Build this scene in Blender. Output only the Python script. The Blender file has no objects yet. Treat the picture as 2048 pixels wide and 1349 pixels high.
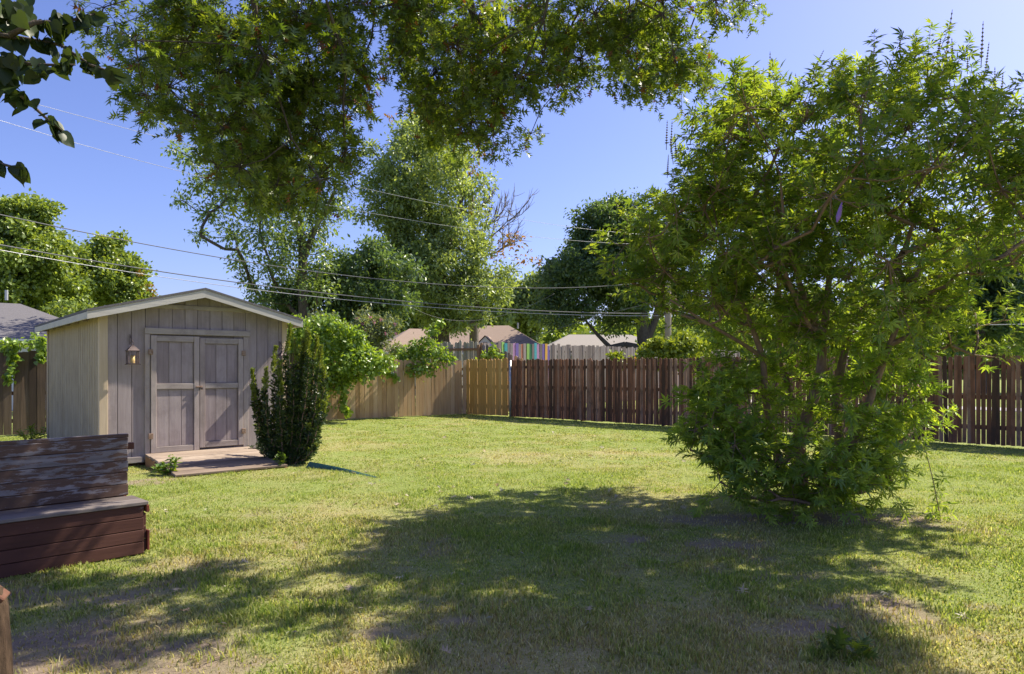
import bpy, math
import numpy as np
from mathutils import Vector, Matrix

R = math.radians
rng = np.random.default_rng(7)
scene = bpy.context.scene
COL = scene.collection

# ------------------------------------------------------------------ camera
F, CX, HY, CH = 1400.0, 1024.0, 736.0, 1.6        # focal length in photo pixels, centre, horizon row, eye height
cam = bpy.data.cameras.new('camera')
cam.sensor_width = 36.0
cam.lens = 36.0 * F / 2048.0
cam.shift_y = (HY - 674.5) / 2048.0
cam.clip_start = 0.05
cam.clip_end = 3000
camo = bpy.data.objects.new('camera', cam)
COL.objects.link(camo)
camo.location = (0, 0, CH)
camo.rotation_euler = (R(90), 0, 0)
scene.camera = camo

# ------------------------------------------------------------------ sky, sun, exposure
SUN_AZ, SUN_EL = 60.0, 47.0
world = bpy.data.worlds.new('World')
scene.world = world
world.use_nodes = True
wn, wl = world.node_tree.nodes, world.node_tree.links
wn.clear()
sky = wn.new('ShaderNodeTexSky')
sky.sky_type = 'NISHITA'
sky.sun_disc = False
sky.sun_elevation = R(SUN_EL)
sky.sun_rotation = R(SUN_AZ)
sky.altitude = 300
sky.air_density = 1.0
sky.dust_density = 1.5
sky.ozone_density = 5.0
tint = wn.new('ShaderNodeMix'); tint.data_type = 'RGBA'; tint.blend_type = 'MULTIPLY'
tint.inputs[0].default_value = 1.0
tint.inputs[7].default_value = (0.84, 0.75, 0.97, 1)
bg = wn.new('ShaderNodeBackground')
bg.inputs['Strength'].default_value = 0.10
wo = wn.new('ShaderNodeOutputWorld')
wl.new(sky.outputs[0], tint.inputs[6]); wl.new(tint.outputs[2], bg.inputs[0]); wl.new(bg.outputs[0], wo.inputs[0])

sd = Vector((math.sin(R(SUN_AZ)) * math.cos(R(SUN_EL)), math.cos(R(SUN_AZ)) * math.cos(R(SUN_EL)), math.sin(R(SUN_EL))))
sun = bpy.data.lights.new('sun', 'SUN')
sun.energy = 4.4
sun.angle = R(0.5)
sun.color = (1.0, 0.92, 0.76)
suno = bpy.data.objects.new('sun', sun)
COL.objects.link(suno)
suno.location = (20, 20, 30)
suno.rotation_euler = sd.to_track_quat('Z', 'Y').to_euler()

vs = scene.view_settings
vs.view_transform = 'Standard'
vs.look = 'None'
vs.exposure = 1.12
vs.gamma = 1.0
vs.use_curve_mapping = False
scene.render.engine = 'CYCLES'
cy = scene.cycles
cy.max_bounces = 7; cy.diffuse_bounces = 4; cy.glossy_bounces = 2; cy.transmission_bounces = 5; cy.transparent_max_bounces = 4
cy.use_denoising = True
cy.caustics_reflective = False; cy.caustics_refractive = False

# ------------------------------------------------------------------ helpers
def P(px, py, Y):
    """the point seen at a photo pixel, Y metres ahead"""
    return np.array([(px - CX) / F * Y, Y, CH + (HY - py) / F * Y])

def G(px, py, z=0.0):
    """the ground point seen at a photo pixel"""
    Y = F * (CH - z) / (py - HY)
    return np.array([(px - CX) / F * Y, Y, z])

def tag(o, label=None, cat=None, group=None, kind=None):
    if label: o['label'] = label
    if cat: o['category'] = cat
    if group: o['group'] = group
    if kind: o['kind'] = kind
    return o

def link(name, data, parent=None, loc=None, rot=None):
    o = bpy.data.objects.new(name, data)
    COL.objects.link(o)
    if parent is not None: o.parent = parent
    if loc is not None: o.location = [float(v) for v in loc]
    if rot is not None: o.rotation_euler = [float(v) for v in rot]
    return o

def empty(name, loc, rz=0, label=None, cat=None, group=None):
    o = link(name, None, None, loc, (0, 0, rz))
    o.empty_display_size = 0.2
    return tag(o, label, cat, group)

def mesh_np(name, V, Fc, mat, attrs=None, smooth=False):
    """mesh from an (n,3) array and an (m,k) face array"""
    V = np.asarray(V, np.float32); Fc = np.asarray(Fc, np.int32)
    me = bpy.data.meshes.new(name)
    n, k = Fc.shape
    me.vertices.add(len(V)); me.vertices.foreach_set('co', V.ravel())
    me.loops.add(n * k); me.loops.foreach_set('vertex_index', Fc.ravel())
    me.polygons.add(n)
    me.polygons.foreach_set('loop_start', np.arange(0, n * k, k, dtype=np.int32))
    if smooth: me.polygons.foreach_set('use_smooth', np.ones(n, bool))
    me.update(calc_edges=True)
    for an, av in (attrs or {}).items():
        a = me.attributes.new(an, 'FLOAT', 'POINT')
        a.data.foreach_set('value', np.asarray(av, np.float32))
    if mat: me.materials.append(mat)
    return me

def mesh_py(name, V, Fc, mat, smooth=False):
    me = bpy.data.meshes.new(name)
    me.from_pydata([tuple(float(c) for c in v) for v in V], [], Fc)
    if smooth:
        me.polygons.foreach_set('use_smooth', [True] * len(me.polygons))
    me.update()
    if mat: me.materials.append(mat)
    return me

def merge(parts):
    """join (verts, faces) lists into one"""
    V, Fc = [], []
    for v, f in parts:
        o = len(V)
        V += [tuple(p) for p in v]
        Fc += [tuple(i + o for i in q) for q in f]
    return V, Fc

def cbox(sx, sy, sz, b=0.004):
    """chamfered box centred on the origin"""
    b = min(b, sx * .3, sy * .3, sz * .3)
    V, idx = [], {}
    for ix in (-1, 1):
        for iy in (-1, 1):
            for iz in (-1, 1):
                for ax in range(3):
                    h = [sx / 2 - b, sy / 2 - b, sz / 2 - b]; h[ax] += b
                    idx[(ix, iy, iz, ax)] = len(V); V.append((ix * h[0], iy * h[1], iz * h[2]))
    Fc = []
    def q(keys):
        pts = [Vector(V[idx[k]]) for k in keys]
        nrm = (pts[1] - pts[0]).cross(pts[2] - pts[0]); c = sum(pts, Vector()) / len(pts)
        ids = [idx[k] for k in keys]
        Fc.append(tuple(ids if nrm.dot(c) > 0 else ids[::-1]))
    for ax in range(3):
        o1, o2 = [a for a in range(3) if a != ax]
        for s in (-1, 1):
            ks = []
            for a, c in ((-1, -1), (1, -1), (1, 1), (-1, 1)):
                k = [0, 0, 0]; k[ax] = s; k[o1] = a; k[o2] = c
                ks.append((*k, ax))
            q(ks)
        for a in (-1, 1):
            for c in (-1, 1):
                k0 = [0, 0, 0]; k0[o1] = a; k0[o2] = c
                kA = list(k0); kA[ax] = -1; kB = list(k0); kB[ax] = 1
                q([(*kA, o1), (*kB, o1), (*kB, o2), (*kA, o2)])
    for ix in (-1, 1):
        for iy in (-1, 1):
            for iz in (-1, 1):
                q([(ix, iy, iz, 0), (ix, iy, iz, 1), (ix, iy, iz, 2)])
    return V, Fc

BOXES = {}
def board(name, x0, x1, y0, y1, z0, z1, mat, parent, b=0.004, rot=None):
    s = tuple(round(abs(c), 4) for c in (x1 - x0, y1 - y0, z1 - z0))
    key = (s, mat.name, b)
    if key not in BOXES:
        BOXES[key] = mesh_py(name, *cbox(*s, b), mat)
    return link(name, BOXES[key], parent, ((x0 + x1) / 2, (y0 + y1) / 2, (z0 + z1) / 2), rot)

def prism(poly, y0, y1):
    """polygon in x,z (counter-clockwise seen from -y) pulled along y"""
    n = len(poly)
    V = [(x, y0, z) for x, z in poly] + [(x, y1, z) for x, z in poly]
    Fc = [tuple(range(n)), tuple(range(2 * n - 1, n - 1, -1))]
    for i in range(n):
        j = (i + 1) % n
        Fc.append((i, i + n, j + n, j))
    return V, Fc

def tube(pts, rad, n=6):
    """tube along a polyline with a radius per point"""
    pts = [Vector(p) for p in pts]
    if not hasattr(rad, '__len__'): rad = [rad] * len(pts)
    V, Fc = [], []
    ref = Vector((0.13, 0.31, 0.94))
    for i, p in enumerate(pts):
        t = (pts[min(i + 1, len(pts) - 1)] - pts[max(i - 1, 0)]).normalized()
        if abs(t.dot(ref)) > .95: ref = Vector((1, 0.1, 0))
        a = t.cross(ref).normalized(); b = t.cross(a)
        for k in range(n):
            an = 2 * math.pi * k / n
            V.append(p + (a * math.cos(an) + b * math.sin(an)) * rad[i])
    for i in range(len(pts) - 1):
        for k in range(n):
            j = (k + 1) % n
            Fc.append((i * n + k, i * n + j, (i + 1) * n + j, (i + 1) * n + k))
    Fc.append(tuple(range(n))[::-1]); Fc.append(tuple(range((len(pts) - 1) * n, len(pts) * n)))
    return V, Fc

def hash2(i, j, s):
    v = np.sin(i * 127.1 + j * 311.7 + s * 74.7) * 43758.5453
    return v - np.floor(v)
def vnoise(x, y, s=0):
    xi, yi = np.floor(x), np.floor(y); fx, fy = x - xi, y - yi
    fx = fx * fx * (3 - 2 * fx); fy = fy * fy * (3 - 2 * fy)
    a = hash2(xi, yi, s) * (1 - fx) + hash2(xi + 1, yi, s) * fx
    b = hash2(xi, yi + 1, s) * (1 - fx) + hash2(xi + 1, yi + 1, s) * fx
    return a * (1 - fy) + b * fy
def fbm(x, y, s=0):
    return vnoise(x, y, s) * .5 + vnoise(x * 2.1, y * 2.1, s + 1) * .3 + vnoise(x * 4.3, y * 4.3, s + 2) * .2

# ------------------------------------------------------------------ materials
class NT:
    def __init__(self, name):
        self.m = bpy.data.materials.new(name); self.m.use_nodes = True
        self.n = self.m.node_tree.nodes; self.l = self.m.node_tree.links
        self.n.clear(); self.out = self.n.new('ShaderNodeOutputMaterial')
    def node(self, t, **kw):
        o = self.n.new(t)
        for k, v in kw.items(): setattr(o, k, v)
        return o
    def put(self, sock, v):
        if hasattr(v, 'is_output'): self.l.new(v, sock)
        else: sock.default_value = v
    def noise(self, vec, scale, detail=4, rough=.55):
        o = self.node('ShaderNodeTexNoise'); self.put(o.inputs['Vector'], vec)
        o.inputs['Scale'].default_value = scale; o.inputs['Detail'].default_value = detail; o.inputs['Roughness'].default_value = rough
        return o.outputs[0]
    def ramp(self, fac, stops):
        o = self.node('ShaderNodeValToRGB'); self.put(o.inputs[0], fac)
        e = o.color_ramp.elements
        while len(e) < len(stops): e.new(.5)
        for el, (p, c) in zip(e, stops):
            el.position = p; el.color = (*c, 1) if len(c) == 3 else c
        return o.outputs[0]
    def mix(self, fac, a, b, mode='MIX'):
        o = self.node('ShaderNodeMix', data_type='RGBA', blend_type=mode)
        self.put(o.inputs[0], fac)
        for s, v in ((o.inputs[6], a), (o.inputs[7], b)):
            if isinstance(v, tuple) and len(v) == 3: v = (*v, 1)
            self.put(s, v)
        return o.outputs[2]
    def math(self, op, a, b=0.0, clamp=False):
        o = self.node('ShaderNodeMath', operation=op, use_clamp=clamp); self.put(o.inputs[0], a); self.put(o.inputs[1], b)
        return o.outputs[0]
    def obj_coord(self, scale=(1, 1, 1), rand=40.0):
        tc = self.node('ShaderNodeTexCoord'); oi = self.node('ShaderNodeObjectInfo')
        self.rand = oi.outputs['Random']
        mp = self.node('ShaderNodeMapping'); self.l.new(tc.outputs['Object'], mp.inputs[0]); mp.inputs['Scale'].default_value = scale
        sh = self.node('ShaderNodeVectorMath', operation='ADD'); self.l.new(mp.outputs[0], sh.inputs[0])
        cb = self.node('ShaderNodeCombineXYZ')
        r = self.math('MULTIPLY', self.rand, rand)
        for i in range(3): self.l.new(r, cb.inputs[i])
        self.l.new(cb.outputs[0], sh.inputs[1])
        return sh.outputs[0]
    def bsdf(self, col, rough=.8, bump=None, bstr=.3, bdist=.01, spec=.3, metal=0):
        o = self.node('ShaderNodeBsdfPrincipled'); self.put(o.inputs['Base Color'], (*col, 1) if isinstance(col, tuple) and len(col) == 3 else col)
        self.put(o.inputs['Roughness'], rough); o.inputs['Specular IOR Level'].default_value = spec; o.inputs['Metallic'].default_value = metal
        if bump is not None:
            b = self.node('ShaderNodeBump'); b.inputs['Strength'].default_value = bstr; b.inputs['Distance'].default_value = bdist
            self.put(b.inputs['Height'], bump); self.l.new(b.outputs[0], o.inputs['Normal'])
        self.l.new(o.outputs[0], self.out.inputs[0])
        return self.m

def wood(name, cols, axis=2, grain=14, var=.5, rough=.85, peel=None, stain=None):
    """weathered wood: grain along one object axis, every board a little different"""
    t = NT(name)
    s = [grain] * 3; s[axis] = grain * .06
    v = t.obj_coord(tuple(s))
    g = t.noise(v, 1.6, 6, .65)
    sb = [3.0] * 3; sb[axis] = 1.0
    v2 = t.obj_coord(tuple(sb), 17)
    big = t.noise(v2, 1.0, 4, .6)
    a = t.math('ADD', t.math('MULTIPLY', g, .55), t.math('MULTIPLY', big, .45))
    a = t.math('ADD', a, t.math('MULTIPLY', t.math('SUBTRACT', t.rand, .5), var), True)
    n = len(cols)
    c = t.ramp(a, [(.25 + .5 * i / (n - 1), cc) for i, cc in enumerate(cols)])
    if stain:      # dark water stains and mildew with a shape of their own
        vs_ = t.obj_coord((1.2, 1.2, .9), 9)
        c = t.mix(t.ramp(t.noise(vs_, 2.2, 5, .7), [(.48, (0, 0, 0)), (.72, (stain[1],) * 3)]), c, stain[0])
    if peel:       # bare grey wood showing through flaking paint
        sp = [13.0] * 3; sp[axis] = 2.6
        vp = t.obj_coord(tuple(sp), 23)
        pn = t.noise(vp, 1.5, 8, .72)
        pf = t.ramp(t.math('ADD', pn, t.math('MULTIPLY', t.math('SUBTRACT', t.rand, .5), .14)), [(peel[1], (0, 0, 0)), (peel[1] + .05, (1, 1, 1))])
        bare = t.ramp(g, [(.3, tuple(k * .45 for k in peel[0])), (.65, peel[0])])
        c = t.mix(pf, c, bare)
    return t.bsdf(c, rough, g, .5, .006, .25)

def leafmat(name, cols, trans=.42, gloss=.05, tcol=None):
    """leaf: diffuse + light coming through + a little sheen, colour from a random number per leaf"""
    t = NT(name)
    at = t.node('ShaderNodeAttribute', attribute_name='rnd'); oi = t.node('ShaderNodeObjectInfo')
    f = t.math('FRACT', t.math('ADD', at.outputs['Fac'], oi.outputs['Random']))
    n = len(cols)
    c = t.ramp(f, [(i / (n - 1), cc) for i, cc in enumerate(cols)])
    d = t.node('ShaderNodeBsdfDiffuse'); t.l.new(c, d.inputs[0])
    tr = t.node('ShaderNodeBsdfTranslucent')
    t.l.new(t.mix(1.0, c, tcol or (1.5, 1.35, .45), 'MULTIPLY'), tr.inputs[0])
    m1 = t.node('ShaderNodeMixShader'); m1.inputs[0].default_value = trans
    t.l.new(d.outputs[0], m1.inputs[1]); t.l.new(tr.outputs[0], m1.inputs[2])
    gl = t.node('ShaderNodeBsdfGlossy'); gl.inputs['Roughness'].default_value = .38; gl.inputs[0].default_value = (1, 1, 1, 1)
    m2 = t.node('ShaderNodeMixShader'); m2.inputs[0].default_value = gloss * .6
    t.l.new(m1.outputs[0], m2.inputs[1]); t.l.new(gl.outputs[0], m2.inputs[2])
    t.l.new(m2.outputs[0], t.out.inputs[0])
    return t.m

def bark(name, c1, c2):
    t = NT(name); v = t.obj_coord((9, 9, 2.2), 5)
    n = t.noise(v, 2.5, 6, .7)
    return t.bsdf(t.ramp(n, [(.3, c1), (.7, c2)]), .9, n, .9, .02, .15)

def plain(name, c1, c2=None, rough=.7, scale=8, metal=0, spec=.4, bs=.15):
    t = NT(name); v = t.obj_coord((1, 1, 1), 11)
    n = t.noise(v, scale, 5, .6)
    return t.bsdf(t.ramp(n, [(.3, c1), (.7, c2 or tuple(k * .8 for k in c1))]), rough, n, bs, .004, spec, metal)

M = {}
M['siding'] = wood('shed_siding', [(.23, .185, .185), (.34, .285, .285), (.43, .37, .365)], 2, 16, .2, .8, stain=((.16, .13, .13), .5))
M['side_siding'] = wood('shed_side_siding', [(.33, .26, .17), (.42, .34, .235), (.48, .40, .285)], 2, 14, .16, .8, stain=((.24, .19, .13), .55))
M['trim'] = wood('shed_trim', [(.27, .22, .205), (.37, .31, .29), (.45, .39, .365)], 2, 16, .25, .8, stain=((.16, .13, .12), .5))
M['trim_x'] = wood('shed_trim_level', [(.26, .215, .195), (.37, .32, .295), (.45, .40, .37)], 0, 16, .2, .8, stain=((.12, .10, .10), .6))
M['corner'] = wood('shed_corner', [(.48, .37, .25), (.56, .45, .32), (.62, .51, .38)], 2, 16, .1, .8)
M['fascia'] = wood('shed_fascia', [(.40, .38, .34), (.52, .495, .45), (.60, .575, .53)], 0, 12, .15, .75)
M['shingle_grey'] = plain('shingle_grey', (.10, .095, .10), (.17, .16, .165), .95, 30, bs=.6)
M['shingle_brown'] = plain('shingle_brown', (.23, .165, .125), (.33, .25, .195), .95, 26, bs=.6)
M['shingle_pale'] = plain('shingle_pale', (.25, .225, .195), (.34, .31, .275), .95, 26, bs=.6)
M['rust'] = plain('rusty_steel', (.22, .12, .07), (.36, .28, .22), .7, 30, .4)
M['iron'] = plain('dark_iron', (.10, .075, .07), (.17, .13, .12), .55, 25, .5)
M['candle'] = plain('candle_wax', (.62, .40, .12), (.70, .48, .18), .5)
M['ramp'] = wood('ramp_plank', [(.15, .11, .085), (.27, .205, .155), (.40, .32, .25)], 0, 18, .45, .9, stain=((.17, .13, .11), .7))
M['ramp_side'] = wood('ramp_side', [(.28, .15, .07), (.40, .22, .10)], 1, 14, .2)
M['bench_back'] = wood('bench_peeling', [(.08, .05, .038), (.12, .074, .056), (.16, .10, .078)], 0, 14, .3, .8, peel=((.27, .245, .255), .475))
M['bench_seat'] = wood('bench_bare', [(.075, .06, .055), (.14, .115, .105), (.22, .19, .175)], 0, 14, .3, .85)
M['bench_front'] = wood('bench_painted', [(.055, .022, .016), (.085, .035, .026), (.11, .048, .036)], 0, 12, .3, .7, peel=((.30, .25, .24), .68))
M['bench_red'] = wood('bench_red_edge', [(.12, .03, .02), (.2, .055, .035)], 2, 12, .3, .8)
M['picket_brown'] = wood('picket_stained', [(.08, .046, .032), (.17, .078, .046), (.25, .112, .064), (.32, .20, .145)], 2, 16, .55, .85, stain=((.05, .038, .032), .8))
M['picket_cedar'] = wood('picket_cedar', [(.34, .21, .11), (.47, .31, .17), (.56, .40, .25)], 2, 14, .35, .85)
M['picket_gold'] = wood('picket_new', [(.40, .22, .07), (.50, .30, .10), (.57, .37, .15)], 2, 14, .3, .85)
M['picket_dark'] = wood('picket_old', [(.055, .04, .03), (.12, .085, .06), (.19, .14, .10)], 2, 14, .5, .9)
M['picket_grey'] = wood('picket_grey', [(.15, .12, .115), (.23, .19, .18), (.30, .26, .25)], 2, 14, .5, .9)
M['picket_pale'] = wood('picket_pale', [(.30, .27, .19), (.40, .36, .27), (.47, .43, .34)], 2, 14, .4, .9)
M['rail'] = wood('fence_rail', [(.06, .03, .022), (.12, .055, .035), (.17, .09, .06)], 0, 14, .3)
M['rail_cedar'] = wood('fence_rail_cedar', [(.26, .15, .08), (.36, .23, .13)], 0, 14, .3)
M['galv'] = plain('galvanised_steel', (.42, .43, .44), (.52, .53, .54), .5, 12, .6)
M['white'] = plain('white_paint', (.72, .72, .70), (.78, .78, .76), .6)
M['brick_wall'] = plain('house_wall', (.62, .60, .56), (.70, .67, .63), .85)
M['concrete'] = plain('concrete', (.48, .45, .42), (.58, .55, .52), .9, 6)
M['wire'] = plain('cable', (.10, .10, .11), (.16, .16, .17), .5)
M['wire_alu'] = plain('aluminium_cable', (.42, .42, .44), (.5, .5, .52), .4, 8, .7)
M['pole'] = wood('utility_pole_wood', [(.25, .2, .16), (.36, .3, .25), (.45, .39, .33)], 2, 10, .1)
M['green_plastic'] = plain('green_plastic', (.02, .075, .065), (.035, .11, .10), .45, 10, spec=.5)
for nm, c in dict(green=(.26, .45, .12), cyan=(.08, .34, .38), pink=(.46, .25, .42), purple=(.17, .12, .34), orange=(.58, .33, .07), red=(.50, .20, .12), dgreen=(.05, .17, .09)).items():
    M['paint_' + nm] = wood('fence_paint_' + nm, [tuple(k * .75 for k in c), c, tuple(min(1, k * 1.1) for k in c)], 2, 12, .15)
M['bark_oak'] = bark('bark_oak', (.05, .04, .033), (.14, .115, .095))
M['bark_vitex'] = bark('bark_vitex', (.17, .11, .08), (.36, .25, .19))
M['bark_far'] = bark('bark_far', (.06, .05, .042), (.16, .135, .115))
M['bark_dead'] = bark('bark_dead', (.12, .10, .085), (.24, .20, .17))
M['spike'] = plain('seed_spike', (.20, .18, .15), (.30, .26, .22), .9)
M['flower_purple'] = plain('flower_purple', (.25, .13, .55), (.36, .22, .66), .8)
M['leaf_oak'] = leafmat('leaf_oak', [(.05, .09, .018), (.10, .165, .026), (.19, .27, .036), (.07, .12, .022), (.27, .34, .042)], .58, .07)
M['leaf_oak_dead'] = leafmat('leaf_oak_dead', [(0.160, 0.070, 0.030), (0.240, 0.110, 0.045)], .4, .03, (1.2, .9, .6))
M['leaf_vitex'] = leafmat('leaf_vitex', [(.08, .15, .035), (.17, .27, .05), (.27, .37, .06), (.12, .21, .045), (.34, .42, .07), (.10, .18, .04)], .56, .05)
M['leaf_vitex_low_lit'] = leafmat('leaf_vitex_low_lit', [(.14, .24, .05), (.23, .36, .065), (.34, .46, .08), (.17, .28, .055), (.42, .52, .09)], .58, .05)  # brighter copy of leaf_vitex: sunlight through the low leaves put into the colour
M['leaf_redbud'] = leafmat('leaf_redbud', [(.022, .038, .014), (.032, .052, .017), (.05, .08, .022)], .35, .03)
M['leaf_yew'] = leafmat('leaf_yew', [(0.027, 0.053, 0.021), (0.042, 0.075, 0.027), (0.068, 0.112, 0.033), (0.030, 0.060, 0.024)], .2, .07)
M['leaf_yew_tip'] = leafmat('leaf_yew_tip', [(0.143, 0.195, 0.039), (0.195, 0.247, 0.052), (0.117, 0.169, 0.039)], .4, .05)
M['leaf_vine'] = leafmat('leaf_vine', [(.13, .22, .04), (.20, .32, .05), (.28, .40, .06), (.16, .26, .045)], .45, .06)
M['leaf_maple'] = leafmat('leaf_maple', [(.14, .215, .05), (.20, .28, .06), (.27, .35, .08), (.16, .24, .06)], .45, .05)
M['leaf_pale'] = leafmat('leaf_pale', [(.17, .24, .10), (.24, .33, .13), (.33, .42, .17), (.20, .28, .11)], .5, .06)
M['leaf_elm'] = leafmat('leaf_elm', [(.10, .165, .06), (.15, .23, .08), (.21, .30, .095)], .48, .07)
M['leaf_dark'] = leafmat('leaf_dark', [(.075, .135, .065), (.11, .185, .08), (.16, .24, .09)], .45, .06)
M['leaf_orange'] = leafmat('leaf_orange', [(0.260, 0.130, 0.030), (0.340, 0.190, 0.040), (0.220, 0.160, 0.040), (0.160, 0.170, 0.040)], .45, .03, (1.2, 1, .5))
M['leaf_lime'] = leafmat('leaf_lime', [(0.200, 0.270, 0.040), (0.270, 0.330, 0.050), (0.150, 0.220, 0.040)], .4, .04)
M['leaf_grey'] = leafmat('leaf_grey', [(.13, .18, .10), (.18, .24, .13), (.22, .25, .14)], .42, .05)
M['petal_pink'] = leafmat('petal_pink', [(.55, .2, .32), (.62, .3, .4)], .4, .03, (1, .8, .9))
M['dry_leaf'] = leafmat('dry_leaf', [(.42, .33, .22), (.52, .44, .32), (.30, .20, .12), (.22, .24, .13), (.56, .50, .40)], .25, .04, (1, .9, .7))
M['weed'] = leafmat('leaf_weed', [(.10, .19, .035), (.15, .25, .04), (.20, .27, .05)], .42, .05)

def grass_mat():
    t = NT('grass_blade')
    g = t.node('ShaderNodeAttribute', attribute_name='green').outputs['Fac']
    r = t.node('ShaderNodeAttribute', attribute_name='rnd').outputs['Fac']
    gr = t.ramp(r, [(0, (.12, .20, .04)), (.45, (.25, .34, .07)), (.85, (.37, .44, .11)), (1, (.55, .58, .24))])
    st = t.ramp(r, [(0, (.24, .17, .09)), (.45, (.46, .38, .19)), (.85, (.60, .52, .29)), (1, (.74, .68, .46))])
    c = t.mix(g, st, gr)
    d = t.node('ShaderNodeBsdfDiffuse'); t.l.new(c, d.inputs[0])
    tr = t.node('ShaderNodeBsdfTranslucent'); t.l.new(t.mix(1.0, c, (1.2, 1.15, .6), 'MULTIPLY'), tr.inputs[0])
    m = t.node('ShaderNodeMixShader'); m.inputs[0].default_value = .5
    t.l.new(d.outputs[0], m.inputs[1]); t.l.new(tr.outputs[0], m.inputs[2]); t.l.new(m.outputs[0], t.out.inputs[0])
    return t.m
M['grass'] = grass_mat()

def ground_mat():
    t = NT('ground_turf')
    tc = t.node('ShaderNodeTexCoord').outputs['Object']
    dry = t.node('ShaderNodeAttribute', attribute_name='dry').outputs['Fac']
    bare = t.node('ShaderNodeAttribute', attribute_name='bare').outputs['Fac']
    n1 = t.noise(tc, 22, 6, .7); n2 = t.noise(tc, 90, 4, .7)
    green = t.ramp(n1, [(.3, (.14, .18, .045)), (.7, (.30, .35, .10))])
    straw = t.ramp(n2, [(.3, (.26, .20, .10)), (.7, (.50, .42, .23))])
    c = t.mix(t.math('ADD', dry, t.math('MULTIPLY', t.math('SUBTRACT', n2, .5), .8), True), green, straw)
    n3 = t.noise(tc, 160, 5, .75)
    soil = t.mix(t.math('MULTIPLY', n3, .8), t.ramp(n1, [(.3, (.15, .105, .075)), (.7, (.33, .25, .18))]), t.ramp(n3, [(.35, (.12, .085, .06)), (.65, (.46, .38, .27))]))
    c = t.mix(t.math('MULTIPLY', t.math('ADD', bare, t.math('MULTIPLY', t.math('SUBTRACT', n1, .5), .7), True), t.math('MULTIPLY', bare, 3.0, True)), c, soil)
    return t.bsdf(c, .95, n2, .7, .02, .1)
M['ground'] = ground_mat()

# ------------------------------------------------------------------ ground
def ell(x, y, items):
    v = np.zeros_like(x)
    for (px, py, rx, ry, s) in items:
        c = G(px, py)
        d = ((x - c[0]) / rx) ** 2 + ((y - c[1]) / ry) ** 2
        v = np.maximum(v, s * np.clip(1.5 - d, 0, 1))
    return v
BARE = [(150, 1290, .55, .5, .8), (330, 1330, .5, .3, .9), (330, 1180, .25, .22, .7), (1760, 1215, .35, .35, .75), (1600, 1040, 1.5, .32, .95),
        (1800, 1045, .7, .28, .6), (1250, 1080, .2, .15, .5), (120, 1200, .7, .25, .55), (320, 1065, .25, .2, .5), (1900, 1270, .25, .15, .6), (1600, 1255, .3, .12, .5),
        (770, 1270, .22, .12, .6), (940, 1245, .2, .12, .5), (1000, 1320, .2, .08, .6), (300, 965, .35, .3, .6), (1450, 1090, .5, .2, .4)]
def bare_f(x, y):
    b = ell(x, y, BARE)
    n = fbm(x * 1.6, y * 1.6, 3) * .7 + fbm(x * 4.5, y * 4.5, 5) * .3
    near = np.clip((9.5 - y) / 3, 0, 1)
    hf = fbm(x * 7, y * 7, 9)
    return np.clip(np.clip(b * 1.1 + (hf - .5) * 1.5 + (n - .5) * .8, 0, 1) * (b > .02) * np.clip(b * 2.5, 0, 1) + np.clip((n - .58) * 4.5, 0, .7) * near, 0, 1)
def dry_f(x, y):
    n = fbm(x * .55, y * .55, 11) * .6 + fbm(x * 2.2, y * 2.2, 13) * .4
    lush = np.clip((y - 14) / 6, 0, 1) * .18 + np.clip((x - 2.2) / 1.5, 0, 1) * .16
    near = np.clip((8.5 - y) / 3, 0, 1) * np.clip((3.2 - x) / 1.5, 0, 1) * .22
    return np.clip((n - .40) * 1.9 - lush + near, 0, 1)
def height_f(x, y):
    return (fbm(x * .8, y * .8, 21) - .5) * .05 * np.clip(1 - np.abs(x) / 40, 0, 1)

xs = np.concatenate([[-900, -400, -150, -80, -50, -32, -24], np.arange(-18, 18.01, .13), [24, 32, 50, 80, 150, 400, 900]])
ys = np.concatenate([[-300, -100, -40, -15, -6, -2], np.arange(0, 26.01, .13), [28, 32, 40, 50, 70, 110, 200, 500, 1500]])
gx, gy = np.meshgrid(xs, ys)
gz = height_f(gx, gy) * (np.abs(gx) < 18) * (gy > -1) * (gy < 26)
V = np.stack([gx.ravel(), gy.ravel(), gz.ravel()], 1)
nx, ny = len(xs), len(ys)
ii = (np.arange(ny - 1)[:, None] * nx + np.arange(nx - 1)[None]).ravel()
ground = link('ground', mesh_np('ground', V, np.stack([ii, ii + 1, ii + nx + 1, ii + nx], 1), M['ground'],
              dict(dry=dry_f(gx, gy).ravel(), bare=bare_f(gx, gy).ravel()), True))
tag(ground, kind='structure')
drv = link('driveway', mesh_py('driveway', *cbox(30, 2.4, .05, .01), M['concrete']), None, (19.5, 26, .0), (0, 0, R(-42)))
tag(drv, kind='structure')

# fence lines (ground points): left line az 53, far line running towards the camera on the right
FL0, FL1 = np.array([-14.5, 14.34]), np.array([-1.57, 24.05])
FB0, FB1, FB2 = np.array([-1.57, 24.05]), np.array([0.0, 22.65]), np.array([12.3, 12.1])

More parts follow.
